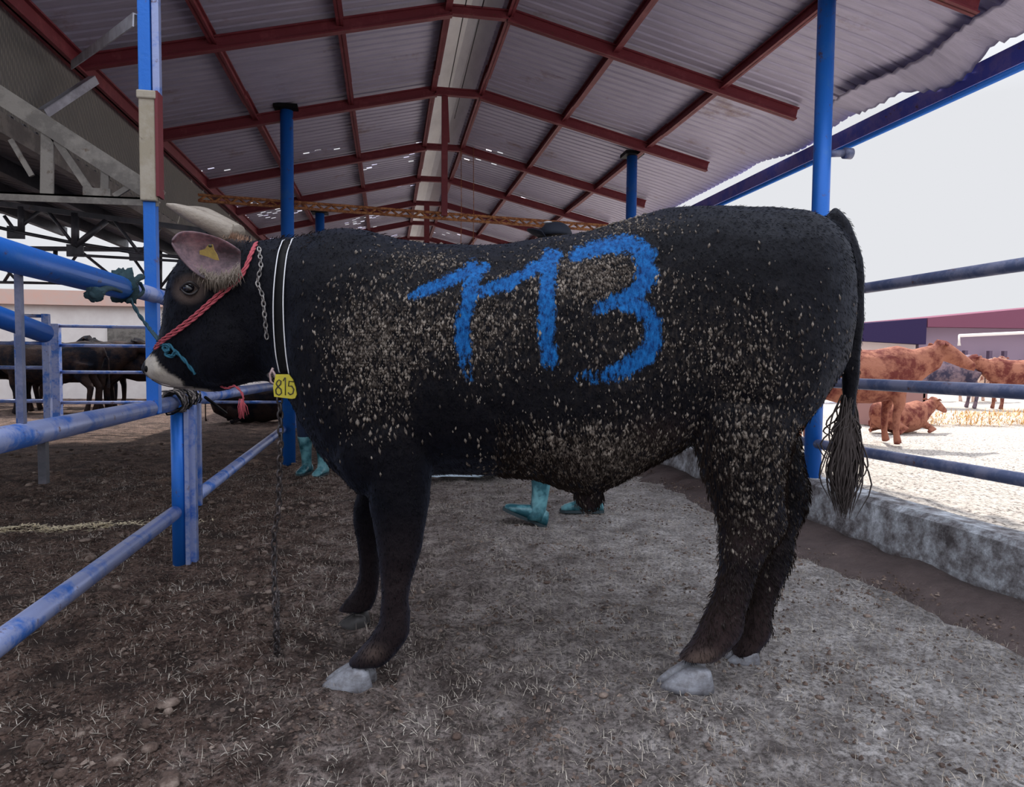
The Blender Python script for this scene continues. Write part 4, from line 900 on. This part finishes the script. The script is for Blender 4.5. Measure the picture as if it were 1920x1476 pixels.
# trough, hay, fences and buildings in the yard
tg_ = at(1685, 775, Y=10); x0_ = at(1648, 780, Y=10).x; x1__ = at(1730, 780, Y=10).x
MBt = MB(); MBt.box(((x0_+x1__)/2, 10, .42), (x1__-x0_, .08, .50)); MBt.box(((x0_+x1__)/2, 10.5, .42), (x1__-x0_, .08, .50)); MBt.box(((x0_+x1__)/2, 10.25, .2), (x1__-x0_, .5, .08)); MBt.box((x0_, 10.25, .35), (.08, .58, .7)); MBt.box((x1__, 10.25, .35), (.08, .58, .7))
tag(MBt.build('feed_trough', mat('brown_boards', (.30,.16,.15), .8), loc=(x0_, 10, 0)), 'low brown feed trough standing in the sunny yard', 'trough')
for i, (xa, xb, Y, w) in enumerate(((1728, 1768, 10.1, 'next to the trough'), (1788, 1885, 10.0, 'in the middle of the yard'), (1890, 2010, 10.1, 'at the right edge of the picture'))):
    mb = MB(); a = at(xa, 700, Y=Y).x; b = at(xb, 700, Y=Y).x
    for k in range(int(500*(b-a)) + 100):
        x = random.uniform(a, b); y = Y + random.gauss(0, .15); h = .22*random.random(); d = Vector((random.gauss(0,1), random.gauss(0,1), abs(random.gauss(0, .8)))).normalized()*.10; s = Vector((-d.y, d.x, 0)).normalized()*.008; p_ = Vector((x, y, h))
        mb.add([p_ - s, p_ + s, p_ + d], [(0,1,2)], False)
    tag(mb.build('hay_heap', M['straw_gold'], loc=(a, Y, 0)), 'golden hay heap on the ground %s' % w, 'hay', kind='stuff')
YB = 30.0
def bx(px): return at(px, 650, Y=YB).x
def bz(py): return at(1700, py, Y=YB).z
b1 = empty('far_shed', (bx(1600), YB, 0)); tag(b1, 'long low dark shed roof on the horizon behind the yard, left one', 'building')
def slab(name, x0, x1, zb0, zb1, zt0, zt1, y0, y1, mt, par):
    MB().add([(x0,y0,zb0),(x1,y0,zb1),(x1,y0,zt1),(x0,y0,zt0),(x0,y1,zb0),(x1,y1,zb1),(x1,y1,zt1),(x0,y1,zt0)], [(0,1,2,3),(5,4,7,6),(4,0,3,7),(1,5,6,2),(3,2,6,7),(4,5,1,0)], False).build(name, mt, par)
def zz(px, py): return at(px, py, Y=YB).z
slab('roof', bx(1560), bx(1736), zz(1560, 636), zz(1736, 646), zz(1560, 611), zz(1736, 597), YB, YB+6, mat('slate_blue', (.035,.025,.075), .9, 0, .1), b1)
slab('wall', bx(1560), bx(1734), 0, 0, zz(1560, 636), zz(1734, 646), YB+.6, YB+5.5, mat('pale_shed_wall', (.75,.62,.60), .9), b1)
b2 = empty('far_shed', (bx(1740), YB, 0)); tag(b2, 'long shed with dusty mauve roof on the horizon, right one', 'building')
slab('roof', bx(1738), bx(2100), zz(1738, 613), zz(2100, 618), zz(1738, 596), zz(2100, 562), YB, YB+6, mat('mauve_roof', (.20,.075,.12), .9, 0, .1), b2)
slab('wall', bx(1740), bx(2100), 0, 0, zz(1740, 613), zz(2100, 618), YB+.6, YB+5.5, mat('shed_boards', (.30,.22,.30), .9), b2)
for px in (1768, 1800, 1816, 1862, 1890, 1950): MB().box((bx(px), YB + .2, .8), (.18, .18, 1.7)).build('pillar', mat('pillar_dark', (.12,.08,.13), .9), b2)
tag(MB().tube([(bx(1705), YB-3, at(1705, 647, Y=YB-3).z), (bx(1755)-1.5, YB-3, at(1760, 629, Y=YB-3).z), (bx(2050), YB-3, at(2050, 610, Y=YB-3).z)], .07, 8).build('white_rail', mat('white_pipe', (.8,.75,.74), .6), loc=(bx(1755), YB-3, 1)), 'thin white pipe rail in front of the mauve roofed shed', 'rail')
# second fence run far in yard
yf = empty('yard_fence', (yd(1560, 12), 12, 0)); tag(yf, 'thin pale pipe fence standing across the yard behind the cattle', 'fence')
for z in (.25, .62): MB().cyl((yd(1480, 12), 12, z), (yd(1640, 12), 12, z), .025, 8).build('rail', M['galv'], yf)
for x in (yd(1500, 12), yd(1640, 12)): MB().cyl((x, 12, -.03), (x, 12, .7), .03, 8).build('fence_post', M['galv'], yf)

# ================================================================ PEOPLE
def skin_obj(name, joints, edges, radii, mt, parent, sub=2):
    me = bpy.data.meshes.new(name); off = parent_origin(parent); me.from_pydata([Vector(j) - off for j in joints], edges, []); o = bpy.data.objects.new(name, me); COL.objects.link(o); o.parent = parent
    o.modifiers.new('skin', 'SKIN'); s = o.modifiers.new('sub', 'SUBSURF'); s.levels = s.render_levels = sub
    for v, r in zip(me.skin_vertices[0].data, radii): v.radius = (r, r) if not isinstance(r, tuple) else r
    me.skin_vertices[0].data[0].use_root = True; me.materials.append(mt); return o
def person(base, H, fdir, lab, rfoot, lfoot, jacket, trous, cap_c, hair_c=(.02,.015,.012)):
    """base = ground point under the pelvis; feet given as (forward, height, side, toe pitch)"""
    F = Vector(fdir).normalized(); Sd = Vector((-F.y, F.x, 0)); B = Vector(base); k = H/1.78
    def P(f, s, z): return B + F*f*k + Sd*s*k + Vector((0, 0, z*k))
    e = empty('person', B); tag(e, lab, 'person')
    sk = mat('skin', (.42,.22,.15), .5)
    hips = P(0, 0, .93); feet = []
    J = [hips, P(.02,0,1.15), P(.03,0,1.38), P(.04,0,1.50), P(.055,0,1.60), P(.06,0,1.69)]; E = [(0,1),(1,2),(2,3),(3,4),(4,5)]; R = [.10*k,.11*k,.12*k,.055*k,(.072*k,.078*k),(.092*k,.10*k)]
    for s, ft in ((-1, rfoot), (1, lfoot)):
        a = len(J); ank = P(ft[0], s*.10 + ft[2], ft[1] + .09); hp_ = P(0, s*.10, .88); kn = (hp_ + ank)/2 + F*.06*k + Vector((0,0,.02)); J += [hp_, kn, ank]; E += [(0,a),(a,a+1),(a+1,a+2)]; R += [.085*k,.058*k,.042*k]; feet.append((hp_, kn, ank, ft[3]))
    arms = []
    for s in (-1, 1):
        a = len(J); sh = P(.03, s*.19, 1.45); el = P(.0 + .04*s, s*.25, 1.14); wr = P(.14 + .06*s, s*.22, .93); hd = P(.17+.06*s, s*.215, .88); J += [sh, el, wr, hd]; E += [(2,a),(a,a+1),(a+1,a+2),(a+2,a+3)]; R += [.055*k,.042*k,.028*k,.030*k]; arms.append((sh, el, wr, hd))
        for q in range(4):
            f0 = len(J); fb = hd + F*(.012*(q-1.5))*k + Vector((0,0,-.02*k)); J += [fb + Vector((0,0,-.03*k)), fb + Vector((0,0,-.06*k)) + F*.01*k]; E += [(a+3,f0),(f0,f0+1)]; R += [.009*k,.007*k]
        f0 = len(J); J += [hd + F*.03*k, hd + F*.045*k - Vector((0,0,.03*k))]; E += [(a+3,f0),(f0,f0+1)]; R += [.010*k,.008*k]
    skin_obj('body', J, E, R, sk, e)
    # face
    hc = P(.075, 0, 1.66)
    MB().ell(hc + F*.098*k - Vector((0,0,.01)), (.014*k, .014*k, .02*k), 10, 6).build('nose', sk, e)
    for s in (-1, 1):
        MB().ell(hc + F*.082*k + Sd*s*.032*k + Vector((0,0,.015*k)), (.011*k,)*3, 10, 6).build('eye', M['black'], e)
        MB().ell(hc + Sd*s*.083*k - Vector((0,0,.01)), (.015*k, .012*k, .028*k), 10, 6).build('ear', sk, e)
    MB().ell(hc - F*.012*k + Vector((0,0,.03*k)), (.088*k, .088*k, .09*k), 18, 10).build('hair', mat('dark_hair', hair_c, .7), e)
    jm = mat('jacket', jacket, .85); tm = mat('trousers', trous, .9)
    J = [P(.01,0,.90), P(.02,0,1.12), P(.03,0,1.38), P(.035,0,1.51)]; E = [(0,1),(1,2),(2,3)]; R = [.145*k,.15*k,.155*k,.072*k]
    for sh, el, wr, hd in arms: a = len(J); J += [sh, el, wr]; E += [(2,a),(a,a+1),(a+1,a+2)]; R += [.075*k,.058*k,.044*k]
    skin_obj('jacket', J, E, R, jm, e)
    J = [P(0,0,.92)]; E = []; R = [.135*k]
    for hp_, kn, ank, pt in feet: a = len(J); end = kn.lerp(ank, .45); J += [hp_, kn, end]; E += [(0,a),(a,a+1),(a+1,a+2)]; R += [.105*k,.078*k,.072*k]
    skin_obj('trousers', J, E, R, tm, e)
    for hp_, kn, ank, pt in feet:
        ax = (kn - ank).normalized(); top = ank + ax*.29*k; b = MB(); side_ = Sd; fr_ = side_.cross(ax)*-1
        if fr_.dot(F) < 0: fr_ = -fr_
        rs = []
        for tt, rr, off in ((1.0, .066, 0), (.98, .07, 0), (.7, .064, 0), (.35, .052, 0), (.12, .048, .004), (0, .05, .01), (-.12, .055, .02), (-.22, .052, .03)):
            c = ank + ax*(.29*tt*k) + fr_*off*k; rs.append([c + (fr_*math.cos(a_) + side_*math.sin(a_))*rr*k for a_ in [2*math.pi*j/18 for j in range(18)]])
        b.rings(rs); toe = Matrix.Rotation(pt, 3, Sd) @ F; dn = Sd.cross(toe); dn = dn if dn.z > 0 else -dn; rs = []
        for u, w_, h_ in ((-.075,.03,.05), (-.06,.038,.085), (0,.042,.10), (.06,.044,.085), (.12,.048,.06), (.165,.042,.045), (.19,.02,.03)):
            c = ank + toe*u*k - dn*(.088 - h_/2)*k; rs.append([c + (side_*math.cos(a_)*w_ + dn*math.sin(a_)*h_/2)*k for a_ in [2*math.pi*j/18 for j in range(18)]])
        b.rings(rs); bt = b.build('rubber_boot', M['boot'], e)
        s_ = MB(); rs = [[ank + toe*u*k - dn*(.092 - dz)*k + side_*ss*w_*k for ss, dz in ((-1,0),(1,0),(1,.016),(-1,.016))] for u, w_ in ((-.08,.03),(-.05,.042),(.03,.04),(.10,.05),(.17,.045),(.198,.02))]; s_.rings(rs, smooth=False); s_.build('sole', mat('boot_sole', (.03,.05,.06), .8), bt)
    if cap_c:
        cm = mat('cap_cloth', cap_c, .8); cp_ = empty('cap', hc); cp_.parent = e; cp_.location = hc - e.location
        b = MB(); rs = []
        for i in range(8): th = i/7*math.pi*.5; rs.append([hc + Vector((0,0,.045*k)) + (F*math.cos(a_) + Sd*math.sin(a_))*(.102*k*math.cos(th)+.001) + Vector((0,0,.085*k*math.sin(th))) for a_ in [2*math.pi*j/20 for j in range(20)]])
        b.rings(rs); b.build('crown', cm, cp_)
        b = MB(); vs = []; fs = []
        for i in range(9):
            for j in range(5):
                a_ = (i/8 - .5)*1.9; r_ = .098 + .075*j/4*math.cos(a_*.8); vs.append(hc + (F*math.cos(a_) + Sd*math.sin(a_))*r_*k + Vector((0,0,(.05 + .035*j/4 - .03*abs(a_)**2)*k)))
        for i in range(8):
            for j in range(4): fs.append((i*5+j, i*5+j+1, (i+1)*5+j+1, (i+1)*5+j))
        o = b.add(vs, fs).build('visor', cm, cp_); s_ = o.modifiers.new('s', 'SOLIDIFY'); s_.thickness = .006
        MB().ell(hc + Vector((0,0,.125*k)) + F*.045*k, (.03*k,.03*k,.008*k), 12, 6).build('white_badge', M['white'], cp_)
    return e
m = mat('teal_rubber', (.05,.22,.25), .35); t = NT(m); t.col(t.mix(t.ramp(t.noise(t.obj(), 9, 5, .6), [(.42,(0,0,0)),(.6,(1,1,1))]), (.015,.09,.12), (.14,.36,.42))); M['boot'] = m
Lft = tuple(-RH)
# walking man behind the bull: planted foot around (1095,965), lifted foot around (975,955)
D2 = 4.62
bp = BP(1058, 965, D2); bp[2] = 0
pa = BP(1118, 950, D2); pb = BP(985, 950, D2 - .05)
fwd = lambda q: float(np.dot(np.array(q) - bp, -RH))
person(bp, 1.94, Lft, 'man in dark cap and teal rubber boots walking left behind the bull', (fwd(pa)/1.09 + .02, .0, 0, 0.0), (fwd(pb)/1.09 - .08, .0, .12, -.40), (.03,.035,.05), (.02,.025,.05), (.012,.018,.035))
D1 = 6.2; bp = BP(592, 882, D1); bp[2] = 0
person(bp, 1.62, (-.35, -1, 0), 'man in dark blue trousers and teal boots standing behind the bull neck', (-.02, 0, 0, 0), (.05, 0, .0, 0), (.02,.03,.06), (.012,.022,.06), None)
